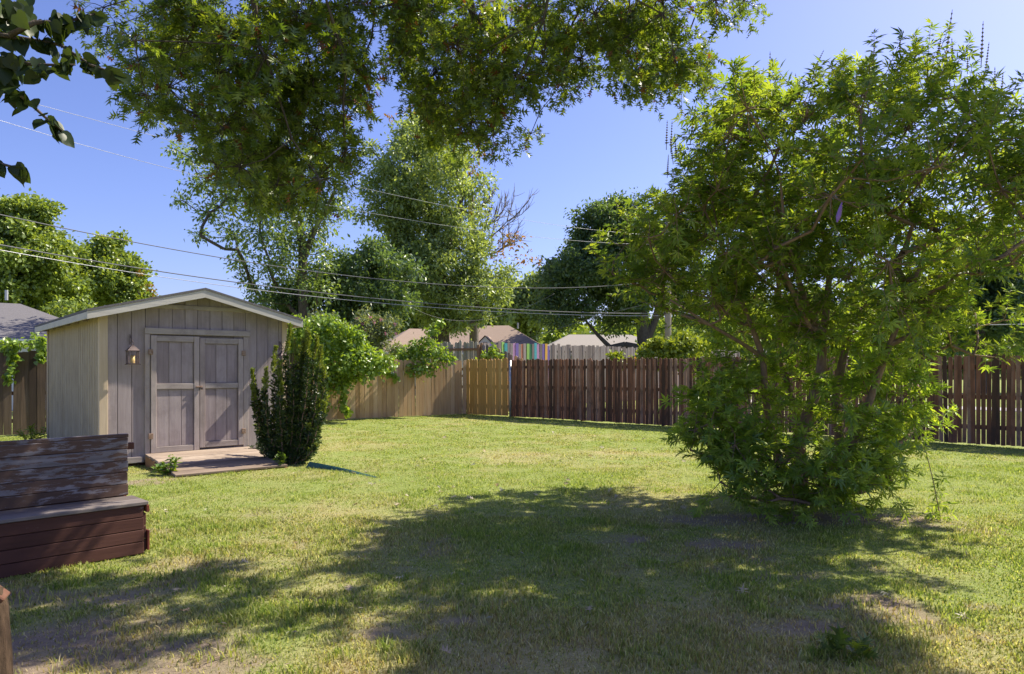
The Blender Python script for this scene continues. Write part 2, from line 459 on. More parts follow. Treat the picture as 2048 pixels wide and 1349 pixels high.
# ------------------------------------------------------------------ grass
def inside_yard(x, y):
    d = FL1 - FL0; s1 = d[0] * (y - FL0[1]) - d[1] * (x - FL0[0])          # <0 on the camera side
    d2 = FB2 - FB0; s2 = d2[0] * (y - FB0[1]) - d2[1] * (x - FB0[0])
    return (s1 < .1) & (s2 < .1)
SH_AZ = 49.0
SH_T = R(90 - SH_AZ)
SH_O = np.array([-6.47, 11.03])
SH_U = np.array([math.cos(SH_T), math.sin(SH_T)]); SH_N = np.array([-math.sin(SH_T), math.cos(SH_T)])
def in_shed(x, y):
    a = (x - SH_O[0]) * SH_U[0] + (y - SH_O[1]) * SH_U[1]; b = (x - SH_O[0]) * SH_N[0] + (y - SH_O[1]) * SH_N[1]
    w = (a > 0) & (a < 2.98) & (b > 0) & (b < 5.3)
    return w | ((a > .62) & (a < 2.24) & (b > -1.72) & (b <= 0))
def grass():
    Vs, Fs, gs, rs = [], [], [], []
    off = 0
    for (y0, y1, dens, hw, ht, bent) in ((2.3, 4.6, 5200, .0038, .044, 1), (4.6, 7.5, 3400, .0046, .040, 1), (7.5, 11.5, 2200, .0055, .034, 0),
                                         (11.5, 17, 1050, .0088, .031, 0), (17, 24.5, 560, .0125, .031, 0)):
        W = .84 * y1 + 1.2
        n = int((y1 - y0) * 2 * W * dens)
        x = rng.uniform(-W, W, n); y = rng.uniform(y0, y1, n)
        k = (np.abs(x) < .84 * y + 1.2) & inside_yard(x, y) & ~in_shed(x, y)
        x, y = x[k], y[k]
        b = bare_f(x, y); dn = fbm(x * 6, y * 6, 31)
        k = rng.random(len(x)) > b * .80 + np.clip((.42 - dn) * 1.6, 0, .5)
        x, y = x[k], y[k]; dn = dn[k]; n = len(x)
        g = np.clip(1.0 - dry_f(x, y) * .95 - bare_f(x, y) * .6 + rng.normal(0, .28, n), 0, 1)
        tuft = np.clip((fbm(x * 2.6, y * 2.6, 61) - .60) * 9, 0, 1) * (y < 12)
        g = np.clip(g + tuft * .45, 0, 1)
        tall = np.clip(fbm(x * 3.1, y * 3.1, 41) * 1.7 - .15, .35, 1.6) * (1 + tuft * .4)
        h = ht * rng.uniform(.55, 1.3, n) * tall
        a = rng.uniform(0, 2 * np.pi, n); ca, sa = np.cos(a), np.sin(a)
        w = hw * rng.uniform(.6, 1.3, n)
        ln = h * rng.uniform(.15, 1.15, n); la = a + np.pi / 2 + rng.normal(0, .5, n)
        z = height_f(x, y) - .003
        bl = np.stack([x - ca * w, y - sa * w, z], 1); br = np.stack([x + ca * w, y + sa * w, z], 1)
        tp = np.stack([x + np.cos(la) * ln, y + np.sin(la) * ln, z + h * .95], 1)
        if bent:
            mx, my, mz = x + np.cos(la) * ln * .3, y + np.sin(la) * ln * .3, z + h * .6
            ml = np.stack([mx - ca * w * .75, my - sa * w * .75, mz], 1); mr = np.stack([mx + ca * w * .75, my + sa * w * .75, mz], 1)
            v = np.stack([bl, br, mr, ml, tp], 1).reshape(-1, 3); kk = 5
            i0 = off + np.arange(n) * 5
            f = np.concatenate([np.stack([i0, i0 + 1, i0 + 2], 1), np.stack([i0, i0 + 2, i0 + 3], 1), np.stack([i0 + 3, i0 + 2, i0 + 4], 1)])
        else:
            v = np.stack([bl, br, tp], 1).reshape(-1, 3); kk = 3
            i0 = off + np.arange(n) * 3
            f = np.stack([i0, i0 + 1, i0 + 2], 1)
        Vs.append(v); Fs.append(f); gs.append(np.repeat(g, kk)); rs.append(np.repeat(rng.random(n), kk)); off += len(v)
    o = link('grass', mesh_np('grass', np.concatenate(Vs), np.concatenate(Fs), M['grass'], dict(green=np.concatenate(gs), rnd=np.concatenate(rs))))
    tag(o, 'short lawn grass with straw coloured dry patches', 'grass', kind='stuff')
grass()

# ------------------------------------------------------------------ leaves, clumps, trees
def tri_leaf(w=.25, fold=.06, droop=.08):
    return np.array([(0, 0, 0), (-w, .45, fold), (0, 1, -droop), (w, .45, fold)]), np.array([(0, 2, 1), (0, 3, 2)])
def palmate(n=5, w=.12):
    V, Fc = [], []
    for i in range(n):
        a = R(-78 + 156 * i / (n - 1)); L = 1 - .45 * abs(a) / R(78)
        d = np.array([math.sin(a), math.cos(a), 0]); s = np.array([math.cos(a), -math.sin(a), 0])
        b = np.array([0, .12, 0]); o = len(V)
        dz = np.array([0, 0, 1])
        V += [b, b + d * L * .45 - s * w * L + dz * .03, b + d * L - dz * .16 * L, b + d * L * .45 + s * w * L + dz * .03]
        Fc += [(o, o + 2, o + 1), (o, o + 3, o + 2)]
    return np.array(V), np.array(Fc)
def oak_leaf():
    V = [(0, 0, 0), (0, .3, .02), (0, .55, .03), (0, .8, .0), (-.05, .42, .03), (.05, .42, .03)]
    Fc = []
    def tri(a, b, c):
        o = len(V); V.extend([a, b, c]); Fc.append((o, o + 1, o + 2))
    for s in (-1, 1):
        tri((0, .14, 0), (s * .27, .30, .07), (0, .30, .02))
        tri((0, .30, .02), (s * .42, .60, .10), (0, .52, .03))
        tri((0, .50, .03), (s * .30, .86, .07), (0, .74, .01))
    tri((-.05, .68, .01), (.05, .68, .01), (0, 1.0, -.1))
    tri((-.02, 0, 0), (.02, 0, 0), (0, .3, .02))
    return np.array(V), np.array(Fc)
def heart():
    out = [(0, .0), (.22, -.06), (.42, .1), (.46, .32), (.34, .6), (.16, .82), (0, 1.0)]
    V = [(0, .05, 0), (0, .5, -.04), (0, 1.0, -.16)]
    Fc = []
    for s in (-1, 1):
        ids = []
        for x, y in out[1:-1]:
            ids.append(len(V)); V.append((s * x, y, abs(x) * .12 - .12 * y * y))
        ring = [0] + ids + [2]
        for a, b in zip(ring[:-1], ring[1:]):
            Fc.append((1, a, b) if s > 0 else (1, b, a))
    return np.array(V), np.array(Fc)
LEAF = dict(simple=tri_leaf(), narrow=tri_leaf(.14, .03, .15), broad=tri_leaf(.38, .07, .12), palmate=palmate(), oak=oak_leaf(), heart=heart(), needle=tri_leaf(.12, .02, .05))

def frames(d, nrm):
    d = d / (np.linalg.norm(d, axis=1, keepdims=True) + 1e-9)
    x = np.cross(d, nrm); x /= (np.linalg.norm(x, axis=1, keepdims=True) + 1e-9)
    z = np.cross(x, d)
    return np.stack([x, d, z], 2)
def unit(n):
    v = rng.normal(size=(n, 3)); return v / np.linalg.norm(v, axis=1, keepdims=True)

def foliage(name, T, Mx, S, leaf, mat, parent, solo=0, leaf_name='leaf'):
    """leaves at points T with frames Mx and sizes S; the `solo` nearest ones in view become objects of their own"""
    tv, tf = LEAF[leaf]
    org = np.array(parent.matrix_basis.translation) if parent else np.zeros(3)
    T = T - org
    keep = np.ones(len(T), bool)
    if solo:
        W = T + org
        inview = (W[:, 1] > .5) & (np.abs(W[:, 0]) < .74 * W[:, 1]) & (W[:, 2] < CH + .525 * W[:, 1]) & (W[:, 2] > 0)
        dist = np.linalg.norm(W - np.array([0, 0, CH]), axis=1)
        dist[~inview] = 1e6
        dist = dist - rng.random(len(dist)) * .8
        pick = np.argsort(dist)[:solo]
        pick = pick[dist[pick] < 1e5]
        keep[pick] = False
        key = 'leafmesh_' + leaf + mat.name
        me = bpy.data.meshes.get(key) or mesh_np(key, tv, tf, mat)
        for i in pick:
            o = link(leaf_name, me, parent)
            m = Matrix(np.array(Mx[i] * S[i]).tolist()).to_4x4(); m.translation = Vector(T[i].tolist())
            o.matrix_basis = m
    T, Mx, S = T[keep], Mx[keep], S[keep]
    n, k = len(T), len(tv)
    V = np.einsum('nij,kj->nki', Mx * S[:, None, None], tv) + T[:, None]
    Fc = (np.arange(n)[:, None, None] * k + tf[None]).reshape(-1, 3)
    o = link(name, mesh_np(name, V.reshape(-1, 3), Fc, mat, dict(rnd=np.repeat(rng.random(n), k))), parent)
    o['kind'] = 'stuff'
    return o

def ball_leaves(cl, per_m2, size, up=.5, droop=.25, flat=.75, lo=60, hi=900):
    """leaves spread through clumps (x,y,z,r): denser towards the shell"""
    Ts, Ds, Ns = [], [], []
    for x, y, z, r in cl:
        n = int(np.clip(per_m2 * r * r * 12, lo, hi))
        u = unit(n); rr = r * rng.random(n) ** .5 * np.where(rng.random(n) < .12, 1.45, 1.0)
        lump = .42 + .95 * vnoise(u[:, 0] * 2.6 + x * 1.3, u[:, 1] * 2.6 + u[:, 2] * 1.9 + z * 1.7, 5)
        p = u * (rr * lump)[:, None] * np.array([1, 1, flat])
        Ts.append(p + (x, y, z)); Ds.append(u * .7 + unit(n) * .7 - np.array([0, 0, droop])); Ns.append(unit(n) * .7 + u * .3 + np.array([0, 0, up]))
    T, D, N = np.concatenate(Ts), np.concatenate(Ds), np.concatenate(Ns)
    return T, frames(D, N), size * rng.uniform(.6, 1.3, len(T))

def shoot_leaves(cl, shoots, per, L, size, lift, spread=.75, seedtips=None):
    """leafy shoots leaving each clump centre; returns leaves and the shoots as point pairs"""
    Ts, Ds, Ns, St = [], [], [], []
    for x, y, z, r in cl:
        n = max(3, int(shoots * (r / .3) ** 1.6))
        u = unit(n); s = np.array([x, y, z]) + u * (r * rng.random((n, 1)) ** .5 * .75)
        d = u * spread + unit(n) * .35 + np.array([0, 0, lift]); d /= np.linalg.norm(d, axis=1, keepdims=True)
        ln = L * rng.uniform(.6, 1.25, n)
        tk = np.linspace(.08, 1, per)
        sag = np.array([0, 0, -1.0])
        p = s[:, None] + d[:, None] * (ln[:, None] * tk)[..., None] + sag * (ln[:, None] * .22 * tk ** 2)[..., None]
        side = np.cross(d, unit(n)); side /= np.linalg.norm(side, axis=1, keepdims=True); s2 = np.cross(d, side)
        ph = np.arange(per) * 2.4 + rng.random((n, 1)) * 6
        out = side[:, None] * np.cos(ph)[..., None] + s2[:, None] * np.sin(ph)[..., None]
        dd = out * .9 + d[:, None] * .65 + np.array([0, 0, -.18]) + rng.normal(0, .2, out.shape)
        Ts.append(p.reshape(-1, 3)); Ds.append(dd.reshape(-1, 3))
        Ns.append((np.array([0, 0, 1.0]) + d[:, None] * .5 + rng.normal(0, .45, out.shape)).reshape(-1, 3))
        for a, b in zip(s, p[:, -1]): St.append((a, b, np.array([x, y, z])))
    T, D, N = np.concatenate(Ts), np.concatenate(Ds), np.concatenate(Ns)
    return T, frames(D, N), size * rng.uniform(.6, 1.25, len(T)), St

def cones(segs, n=5):
    """many tapered segments (a, b, ra, rb) as one quad mesh"""
    A = np.array([s[0] for s in segs]); B = np.array([s[1] for s in segs]); ra = np.array([s[2] for s in segs]); rb = np.array([s[3] for s in segs])
    d = B - A; d /= (np.linalg.norm(d, axis=1, keepdims=True) + 1e-9)
    ref = np.where(np.abs(d[:, 2:3]) > .9, np.array([[1., .2, 0]]), np.array([[.1, .2, 1.]]))
    a = np.cross(d, ref); a /= np.linalg.norm(a, axis=1, keepdims=True); b = np.cross(d, a)
    an = np.arange(n) * 2 * np.pi / n
    ring = a[:, None] * np.cos(an)[None, :, None] + b[:, None] * np.sin(an)[None, :, None]
    V = np.concatenate([A[:, None] + ring * ra[:, None, None], B[:, None] + ring * rb[:, None, None]], 1)
    i0 = (np.arange(len(segs)) * 2 * n)[:, None]; k = np.arange(n)[None]; j = (k + 1) % n
    Fc = np.stack([i0 + k, i0 + j, i0 + n + j, i0 + n + k], 2).reshape(-1, 4)
    return V.reshape(-1, 3), Fc

def route(trunks, clumps, tip=.012, wig=.12, hang=False):
    """branches from the trunk polylines to every clump centre, thick where many pass"""
    pos, par, load, fixed = [], [], [], []
    for tr in trunks:
        prev = -1
        for p, r in tr:
            pos.append(np.array(p, float)); par.append(prev); fixed.append(r); prev = len(pos) - 1
    nt = len(pos)
    root = np.mean([pos[i] for i in range(nt) if par[i] < 0], axis=0)
    cl = sorted(clumps, key=lambda c: np.linalg.norm(np.array(c[:3]) - root))
    ends = []
    for c in cl:
        t = np.array(c[:3]); A = np.array(pos)
        d = np.linalg.norm(A - t, axis=1) + (np.maximum(0, t[2] - A[:, 2] + .15) * 2.0 if hang else np.maximum(0, A[:, 2] - t[2] + .1) * 1.2)
        for i in range(nt):
            if par[i] < 0: d[i] += 2
        i = int(np.argmin(d)); a = pos[i]; L = np.linalg.norm(t - a)
        m = max(2, int(L / .45)); prev = i
        bow = rng.normal(0, wig, 3) * L * .5 + np.array([0, 0, -.06 * L])
        for k in range(1, m + 1):
            f = k / m
            q = a + (t - a) * f + bow * math.sin(math.pi * f) + (rng.normal(0, .03, 3) * L if k < m else 0)
            pos.append(q); par.append(prev); fixed.append(None); prev = len(pos) - 1
        ends.append(prev)
    cnt = np.zeros(len(pos))
    for e in ends:
        while e >= 0 and fixed[e] is None:
            cnt[e] += 1; e = par[e]
    rad = [fixed[i] if fixed[i] is not None else tip * cnt[i] ** .5 for i in range(len(pos))]
    tseg = [(pos[par[i]], pos[i], rad[par[i]], rad[i]) for i in range(nt) if par[i] >= 0]
    bseg = [(pos[par[i]], pos[i], min(rad[par[i]], rad[i] * 1.3), rad[i]) for i in range(nt, len(pos))]
    return tseg, bseg

def discs(items, Y, jit, rscale=1.0, n_each=1):
    """clump centres from photo discs (px, py, r_px) at about Y metres"""
    out = []
    for (px, py, r) in items:
        for _ in range(n_each):
            y = Y + rng.uniform(-jit, jit)
            p = P(px + rng.normal(0, r * .12), py + rng.normal(0, r * .12), y)
            out.append((*p, r / F * y * rscale))
    return out

def ell_clumps(px, py, rx, ry, Y, depth, n, r0, r1, keep=None):
    """clumps filling an ellipsoid given by its photo centre and radii, more near its surface"""
    out = []
    c = P(px, py, Y); ax, az = rx / F * Y, ry / F * Y
    while len(out) < n:
        u = unit(1)[0]; rr = rng.random() ** .42
        q = u * rr * (.62 + .72 * float(vnoise(np.array(u[0] * 2.1 + px * .37), np.array(u[2] * 2.1 + py * .53 + u[1]), 8)))
        p = c + q * np.array([ax, depth, az])
        if keep is not None and not keep(p): continue
        out.append((*p, rng.uniform(r0, r1)))
    return out

def tree(name, label, base, trunks, clumps, leafmat_, leaf, size, dens, barkm, cat='tree', group=None, extra=None, tip=.014, up=.5, droop=.25, flat=.8, hi=1400):
    root = empty(name, base, 0, label, cat, group)
    b = np.array(base)
    ts, bs = route(trunks, clumps, tip)
    V, Fc = cones(ts, 9); link('trunk', mesh_np('trunk', V - b, Fc, barkm, None, True), root)
    V, Fc = cones(bs, 5); link('branches', mesh_np('branches', V - b, Fc, barkm, None, True), root)['kind'] = 'stuff'
    T, Mx, S = ball_leaves(clumps, dens * 1.85, size * 1.12, up, droop, flat, hi=hi)
    foliage('crown', T, Mx, S, leaf, leafmat_, root)
    for (nm, cl, mt, sz, dn) in (extra or []):
        T, Mx, S = ball_leaves(cl, dn, sz, up, droop, flat, lo=20)
        foliage(nm, T, Mx, S, leaf, mt, root)
    return root

def trunk_px(pts, Y, dy=0):
    """trunk polyline from (px, py, radius_m[, Y])"""
    return [(P(p[0], p[1], p[3] if len(p) > 3 else Y), p[2]) for p in pts]

# ------------------------------------------------------------------ shed
W, D, ZE, ZP, SL = 2.98, 5.3, 0, 2.95, .26
OV, OVF = .24, .25
shed = empty('garden_shed', (*SH_O, 0), SH_T, 'weathered mauve grey garden shed with low gable roof and double doors', 'shed')
def ztop(x): return ZP - .05 - SL * abs(x - W / 2)
DX0, DX1, DZ0, DZ1 = .70, 2.20, .20, 2.13
x = 0.0; bw = .2032
grooves = np.arange(0.02, W + .2, bw)
for i in range(len(grooves)):
    x0 = max(0.0, grooves[i] - bw) + .004; x1 = min(W, grooves[i]) - .004
    if x1 - x0 < .02: continue
    zb = DZ1 + .03 if (x0 > DX0 - .03 and x1 < DX1 + .03) else .07
    def poly(zb_, a, b):
        pts = [(a, zb_), (b, zb_), (b, ztop(b))]
        if a < W / 2 < b: pts.append((W / 2, ztop(W / 2)))
        return pts + [(a, ztop(a))]
    link('siding_board', mesh_py('siding_board', *prism(poly(zb, x0, x1), -.012 - .001 * (i % 3), .02), M['siding']), shed)
board('wall_backing', .01, W - .01, .021, .05, .05, 2.42, M['siding'], shed)
# left and right side walls: one board per groove
ng = int(D / bw)
for side, xx in (('l', 0), ('r', W)):
    for i in range(ng + 1):
        y0 = .05 + i * bw; y1 = min(D, y0 + bw - .034)
        s = -1 if side == 'l' else 1
        board('side_board', xx - (.014 if s < 0 else .006), xx + (.006 if s < 0 else .014), y0, y1, .06, ztop(0) + .02, M['side_siding'], shed)
    board('side_backing', xx + (.008 if side == 'l' else -.03), xx + (.03 if side == 'l' else -.008), .06, D, .05, 2.48, M['side_siding'], shed)
board('back_wall', .02, W - .02, D - .03, D, .05, 2.5, M['side_siding'], shed)
board('corner_board', -.022, .085, -.032, -.014, .05, ztop(0) - .04, M['corner'], shed)
board('corner_board', -.036, -.016, -.032, .09, .05, ztop(0) - .02, M['corner'], shed)
board('corner_board', -.034, -.016, D - .08, D + .02, .05, ztop(0) - .02, M['corner'], shed)
board('corner_board', W - .06, W + .022, -.032, -.014, .05, ztop(0) - .04, M['corner'], shed)
board('corner_board', W + .016, W + .036, -.032, .09, .05, ztop(0) - .02, M['corner'], shed)
board('skirt_board', .0, DX0 - .1, -.036, -.015, .06, .155, M['trim_x'], shed)
board('skirt_board', DX1 + .12, W, -.036, -.015, .06, .155, M['trim_x'], shed)
board('gable_trim', .62, 2.36, -.036, -.015, 2.585, 2.655, M['trim_x'], shed)
board('skid', .05, W - .05, .1, .2, -.05, .05, M['rail'], shed); board('skid', .05, W - .05, D - .3, D - .2, -.05, .05, M['rail'], shed)
# roof
for s in (-1, 1):
    xe = W / 2 + s * (W / 2 + OV); ze = ZP - SL * (W / 2 + OV)
    pts = [(W / 2, ZP - .035), (xe, ze - .035), (xe, ze), (W / 2, ZP)]
    if s > 0: pts = pts[::-1]
    pts = pts if s < 0 else pts
    rf = link('roof_slope', mesh_py('roof_slope', *prism(pts, -OVF - .03, D + .12), M['shingle_grey']), shed)
    pts = [(W / 2, ZP - .165), (xe, ze - .155), (xe, ze - .037), (W / 2, ZP - .037)]
    link('rake_fascia', mesh_py('rake_fascia', *prism(pts if s > 0 else pts[::-1], -OVF - .02, -OVF + .005), M['fascia']), shed)
    link('rake_fascia', mesh_py('rake_fascia', *prism(pts if s > 0 else pts[::-1], D + .08, D + .1), M['fascia']), shed)
    board('eave_fascia', xe - (.0 if s < 0 else .022), xe + (.022 if s < 0 else 0), -OVF + .007, D + .078, ze - .15, ze - .04, M['fascia'], shed)
    for k in range(7):      # rafter tails under the open eave
        yy = .1 + k * (D - .2) / 6
        a, b = sorted((W / 2 + s * W / 2 + s * .02, xe - s * .025))
        board('rafter_tail', a, b, yy - .02, yy + .02, ze - .12, ze - .05, M['trim'], shed)
# door frame
board('door_header', DX0 - .09, DX1 + .13, -.055, -.016, 2.155, 2.255, M['trim_x'], shed)
board('door_jamb', DX0 - .085, DX0 - .01, -.045, -.016, .10, 2.15, M['trim'], shed)
board('door_jamb', DX1 + .01, DX1 + .10, -.04, -.016, .14, 2.15, M['trim'], shed)
board('threshold', DX0 - .01, DX1 + .01, -.05, .02, .12, .185, M['trim_x'], shed)
mid = (DX0 + DX1) / 2 + .01
for li, (a, b, zt) in enumerate(((DX0, mid - .004, DZ1), (mid + .004, DX1, DZ1 - .02))):
    zb = DZ0 + (0 if li == 0 else .035)
    dr = board('door', a + .02, b - .02, -.022, -.002, zb + .03, zt - .03, M['siding'], shed)
    dl = np.array(dr.location)
    def dpart(nm, x0, x1, y0, y1, z0, z1, m):
        return board(nm, x0 - dl[0], x1 - dl[0], y0 - dl[1], y1 - dl[1], z0 - dl[2], z1 - dl[2], m, dr)
    sw, rw = .085, .095
    dpart('stile', a, a + sw, -.062, -.024, zb, zt, M['trim']); dpart('stile', b - sw, b, -.062, -.024, zb, zt, M['trim'])
    zm = 1.29
    for z0 in (zb + .0, zm - rw / 2, zt - rw): dpart('rail', a + sw + .002, b - sw - .002, -.058, -.024, z0, z0 + rw, M['trim_x'])
    n = 3
    for k in range(n):
        p0 = a + sw + .004 + k * (b - a - 2 * sw - .008) / n; p1 = a + sw + .004 + (k + 1) * (b - a - 2 * sw - .008) / n - .007
        dpart('panel_board', p0, p1, -.036, -.024, zb + rw + .003, zm - rw / 2 - .003, M['siding'])
        dpart('panel_board', p0, p1, -.036, -.024, zm + rw / 2 + .003, zt - rw - .003, M['siding'])
    hx = a - .005 if li == 0 else b + .005
    for hz in (.48, 1.86): dpart('hinge', hx - .035, hx + .035, -.075, -.0635, hz - .045, hz + .045, M['rust'])
    if li == 0: dpart('hasp', b - .06, b + .05, -.078, -.0635, 1.265, 1.29, M['rust'])
# padlock knob on the hasp
link('padlock', mesh_py('padlock', *cbox(.035, .02, .045, .006), M['iron']), shed, (mid + .03, -.085, 1.25))

# ramp
ramp = empty('door_ramp', (*(SH_O + SH_U * .0), 0), SH_T, 'bleached plank ramp sloping from the shed doors to the lawn', 'ramp')
RL, RZ0, RZ1 = 1.70, .05, .20
ra = math.atan2(RZ1 - RZ0, RL)
npk = 7
for k in range(npk):
    y0 = -.06 - RL * k / npk; y1 = -.06 - RL * (k + 1) / npk + .014
    f = (k + .5) / npk; z = RZ1 + (RZ0 - RZ1) * f
    board('plank', DX0 - .09 + .01 * (k % 3), DX1 + .09 + .014 * (k % 2), y1, y0, z - .036, z + .003 * ((k * 5) % 3), M['ramp'], ramp, .006, (ra + .006 * ((k * 7) % 3 - 1), 0, .004 * ((k * 3) % 3 - 1)))
for xx in (DX0 - .085, DX1 + .045):
    pts = [(-.06, -.02), (-.06, RZ1 - .04), (-.06 - RL, RZ0 - .045), (-.06 - RL, -.02)]
    V_, F_ = prism([(p[0], p[1]) for p in pts], 0, .035)
    V_ = [(xx + v[1], v[0], v[2]) for v in V_]
    link('side_panel', mesh_py('side_panel', V_, F_, M['ramp_side']), ramp)

# lanterns
def lantern(lx, zt, label):
    L = empty('wall_lantern', (*(SH_O + SH_U * lx + SH_N * -.20), zt), SH_T, label, 'lantern', 'candle lanterns on the shed front')
    h, w = .29, .075
    parts = [tube([(0, .175, .19), (0, .175, .02)], .006), tube([(0, .175, .17), (0, .0, .07)], .006), tube([(0, .175, .05), (0, .02, .055)], .005)]
    link('bracket', mesh_py('bracket', *merge(parts), M['iron']), L)
    ring = [(.018 * math.cos(a), 0, .035 + .022 * math.sin(a)) for a in np.linspace(0, 2 * math.pi, 13)]
    link('ring', mesh_py('ring', *tube(ring, .004), M['iron']), L)
    def frus(w0, w1, z0, z1):
        V_ = [(sx * w_, sy * w_, z) for w_, z in ((w0, z0), (w1, z1)) for sx, sy in ((-1, -1), (1, -1), (1, 1), (-1, 1))]
        return V_, [(3, 2, 1, 0), (4, 5, 6, 7), (0, 1, 5, 4), (1, 2, 6, 5), (2, 3, 7, 6), (3, 0, 4, 7)]
    link('roof', mesh_py('roof', *merge([frus(.092, .092, -.085, -.075), frus(.088, .04, -.075, -.02), frus(.035, .028, -.02, .0), frus(.012, .008, 0, .018)]), M['iron']), L)
    link('base', mesh_py('base', *merge([frus(.095, .095, -h - .012, -h), frus(.08, .08, -h, -h + .014)]), M['iron']), L)
    for sx in (-1, 1):
        for sy in (-1, 1):
            link('post', mesh_py('post', *tube([(sx * w, sy * w, -h), (sx * w, sy * w, -.08)], .006, 4), M['iron']), L)
    for k in range(4):
        a = k * math.pi / 2; c, s = math.cos(a), math.sin(a); segs = []
        for i in range(4):
            for sg in (-1, 1):
                x0 = -w + i * 2 * w / 3 - w / 3; p = []
                for q in range(7):
                    f = q / 6; xx = x0 + math.sin(f * math.pi * 2) * .02 * sg + w / 3 * .6
                    xx = max(-w, min(w, xx)); zz = -h + f * (h - .08)
                    p.append((c * xx + s * w, s * xx - c * w, zz))
                segs.append(tube(p, .0022, 4))
        link('lattice', mesh_py('lattice', *merge(segs), M['iron']), L)
    ca = [(.032 * math.cos(t), .032 * math.sin(t)) for t in np.linspace(0, 2 * math.pi, 13)[:-1]]
    V_ = [(a, b, -h + .014) for a, b in ca] + [(a, b, -h + .135 + .008 * math.sin(3 * i)) for i, (a, b) in enumerate(ca)] + [(0, 0, -h + .125)]
    F_ = [(i, (i + 1) % 12, 12 + (i + 1) % 12, 12 + i) for i in range(12)] + [(12 + i, 12 + (i + 1) % 12, 24) for i in range(12)]
    cd = link('candle', mesh_py('candle', V_, F_, M['candle'], True), L)
    link('wick', mesh_py('wick', *tube([(0, 0, -h + .12), (.003, 0, -h + .145)], .002, 4), M['iron']), cd)
lantern(.40, 1.95, 'bronze candle lantern on the clear wall left of the shed doors')
lantern(2.88, 1.90, 'bronze candle lantern partly behind the tall dark yew shrub')

# ------------------------------------------------------------------ fences
def picket_mesh(name, w, h, t, mat, top='dog'):
    if top == 'dog': poly = [(-w / 2, 0), (w / 2, 0), (w / 2, h - w * .3), (w * .22, h), (-w * .22, h), (-w / 2, h - w * .3)]
    elif top == 'round': poly = [(-w / 2, 0), (w / 2, 0), (w / 2, h - w * .45), (w * .36, h - w * .12), (0, h), (-w * .36, h - w * .12), (-w / 2, h - w * .45)]
    else: poly = [(-w / 2, 0), (w / 2, 0), (w / 2, h), (-w / 2, h)]
    return mesh_py(name, *prism(poly, -t / 2, t / 2), mat)
def fence(label, a, b, pitch, w, h, mats, top, rails, railm, back, name='wood_fence', jitter=.022, hfun=None, posts=2.4, pn='picket', side_alt=False, t=.018, colour=None):
    """pickets from ground point a to b with rails and posts on the far (back=1) or near (back=-1) side"""
    a, b = np.array(a, float), np.array(b, float); L = np.linalg.norm(b - a); d = (b - a) / L
    th = math.atan2(d[1], d[0])
    root = empty(name, (*a, 0), th, label, 'fence')
    n = int(L / pitch)
    ms = [picket_mesh(pn, w * f, h, t, m, top) for m in mats for f in ((1.0, .985) if top == 'flat' else (1.0, .96))]
    cm = {}
    for i in range(n):
        x_ = (i + .5) * pitch
        if colour and colour(x_):
            c = colour(x_)
            if c not in cm: cm[c] = picket_mesh(pn, w, h, t, M['paint_' + c], top)
            me = cm[c]
        else: me = ms[int(rng.integers(len(ms)))]
        hh = (hfun(x_ / L) if hfun else 1.0) * (1 + rng.normal(0, jitter * .5))
        yo = rng.normal(0, .002)
        o = link(pn, me, root, (x_ + rng.normal(0, .003), yo, .02 + rng.uniform(0, .02)), (rng.normal(0, .004), rng.normal(0, .008), rng.normal(0, .03)))
        o.scale = (1, 1, hh)
    for z in rails:
        if hfun:
            z0, z1 = z * hfun(0), z * hfun(1)
            o = link('rail', mesh_py('rail', *cbox(math.hypot(L, z1 - z0), .038, .085), railm), root, (L / 2, back * (t / 2 + .022), (z0 + z1) / 2), (0, -math.atan2(z1 - z0, L), 0))
        else:
            board('rail', 0, L, back * (t / 2 + .003), back * (t / 2 + .041), z - .045, z + .045, railm, root)
    np_ = max(1, int(L / posts))
    for i in range(np_ + 1):
        x_ = i * L / np_
        zt = h * (hfun(i / np_) if hfun else 1) - .08
        board('post', x_ - .045, x_ + .045, back * (t / 2 + .043), back * (t / 2 + .13), -.1, zt, railm, root)
    return root, d

dL = (FL1 - FL0) / np.linalg.norm(FL1 - FL0)
# where the left line changes from old dark boards to newer cedar (behind the vine)
s_old = np.linalg.norm(FL1 - FL0) - 5.9
fence('dark weathered board fence running behind the shed under the vines', FL0, FL0 + dL * s_old, .165, .1635, 1.97, [M['picket_dark'], M['picket_dark']], 'flat', (.35, 1.0, 1.65), M['rail'], 1)
fence('pale tan cedar fence with diagonal vine shadows on its boards', FL0 + dL * (s_old + .02), FL1, .150, .1475, 1.83, [M['picket_cedar'], M['picket_cedar']], 'dog', (.3, .95, 1.55), M['rail_cedar'], 1)
fence('short golden new cedar fence section between tan corner and steel post', FB0 + np.array([.02, -.05]), FB1 + (FB0 - FB1) * .04, .135, .1315, 1.86, [M['picket_gold']], 'dog', (.35, 1.0, 1.56), M['rail_cedar'], 1)
# boards behind the golden section's gaps
fence_brown, dB = fence('long dark brown stained picket fence with gaps letting light through', FB1, FB2, .083, .0785, 1.83, [M['picket_brown']] * 3, 'round', (.38, 1.0, 1.62), M['rail'], 1)
o = link('post', mesh_py('post', *tube([(0, 0, -.1), (0, 0, 1.84)], .036, 10), M['galv'], True), fence_brown, (-.05, -.03, 0))
o['label'] = 'pale galvanised steel post'
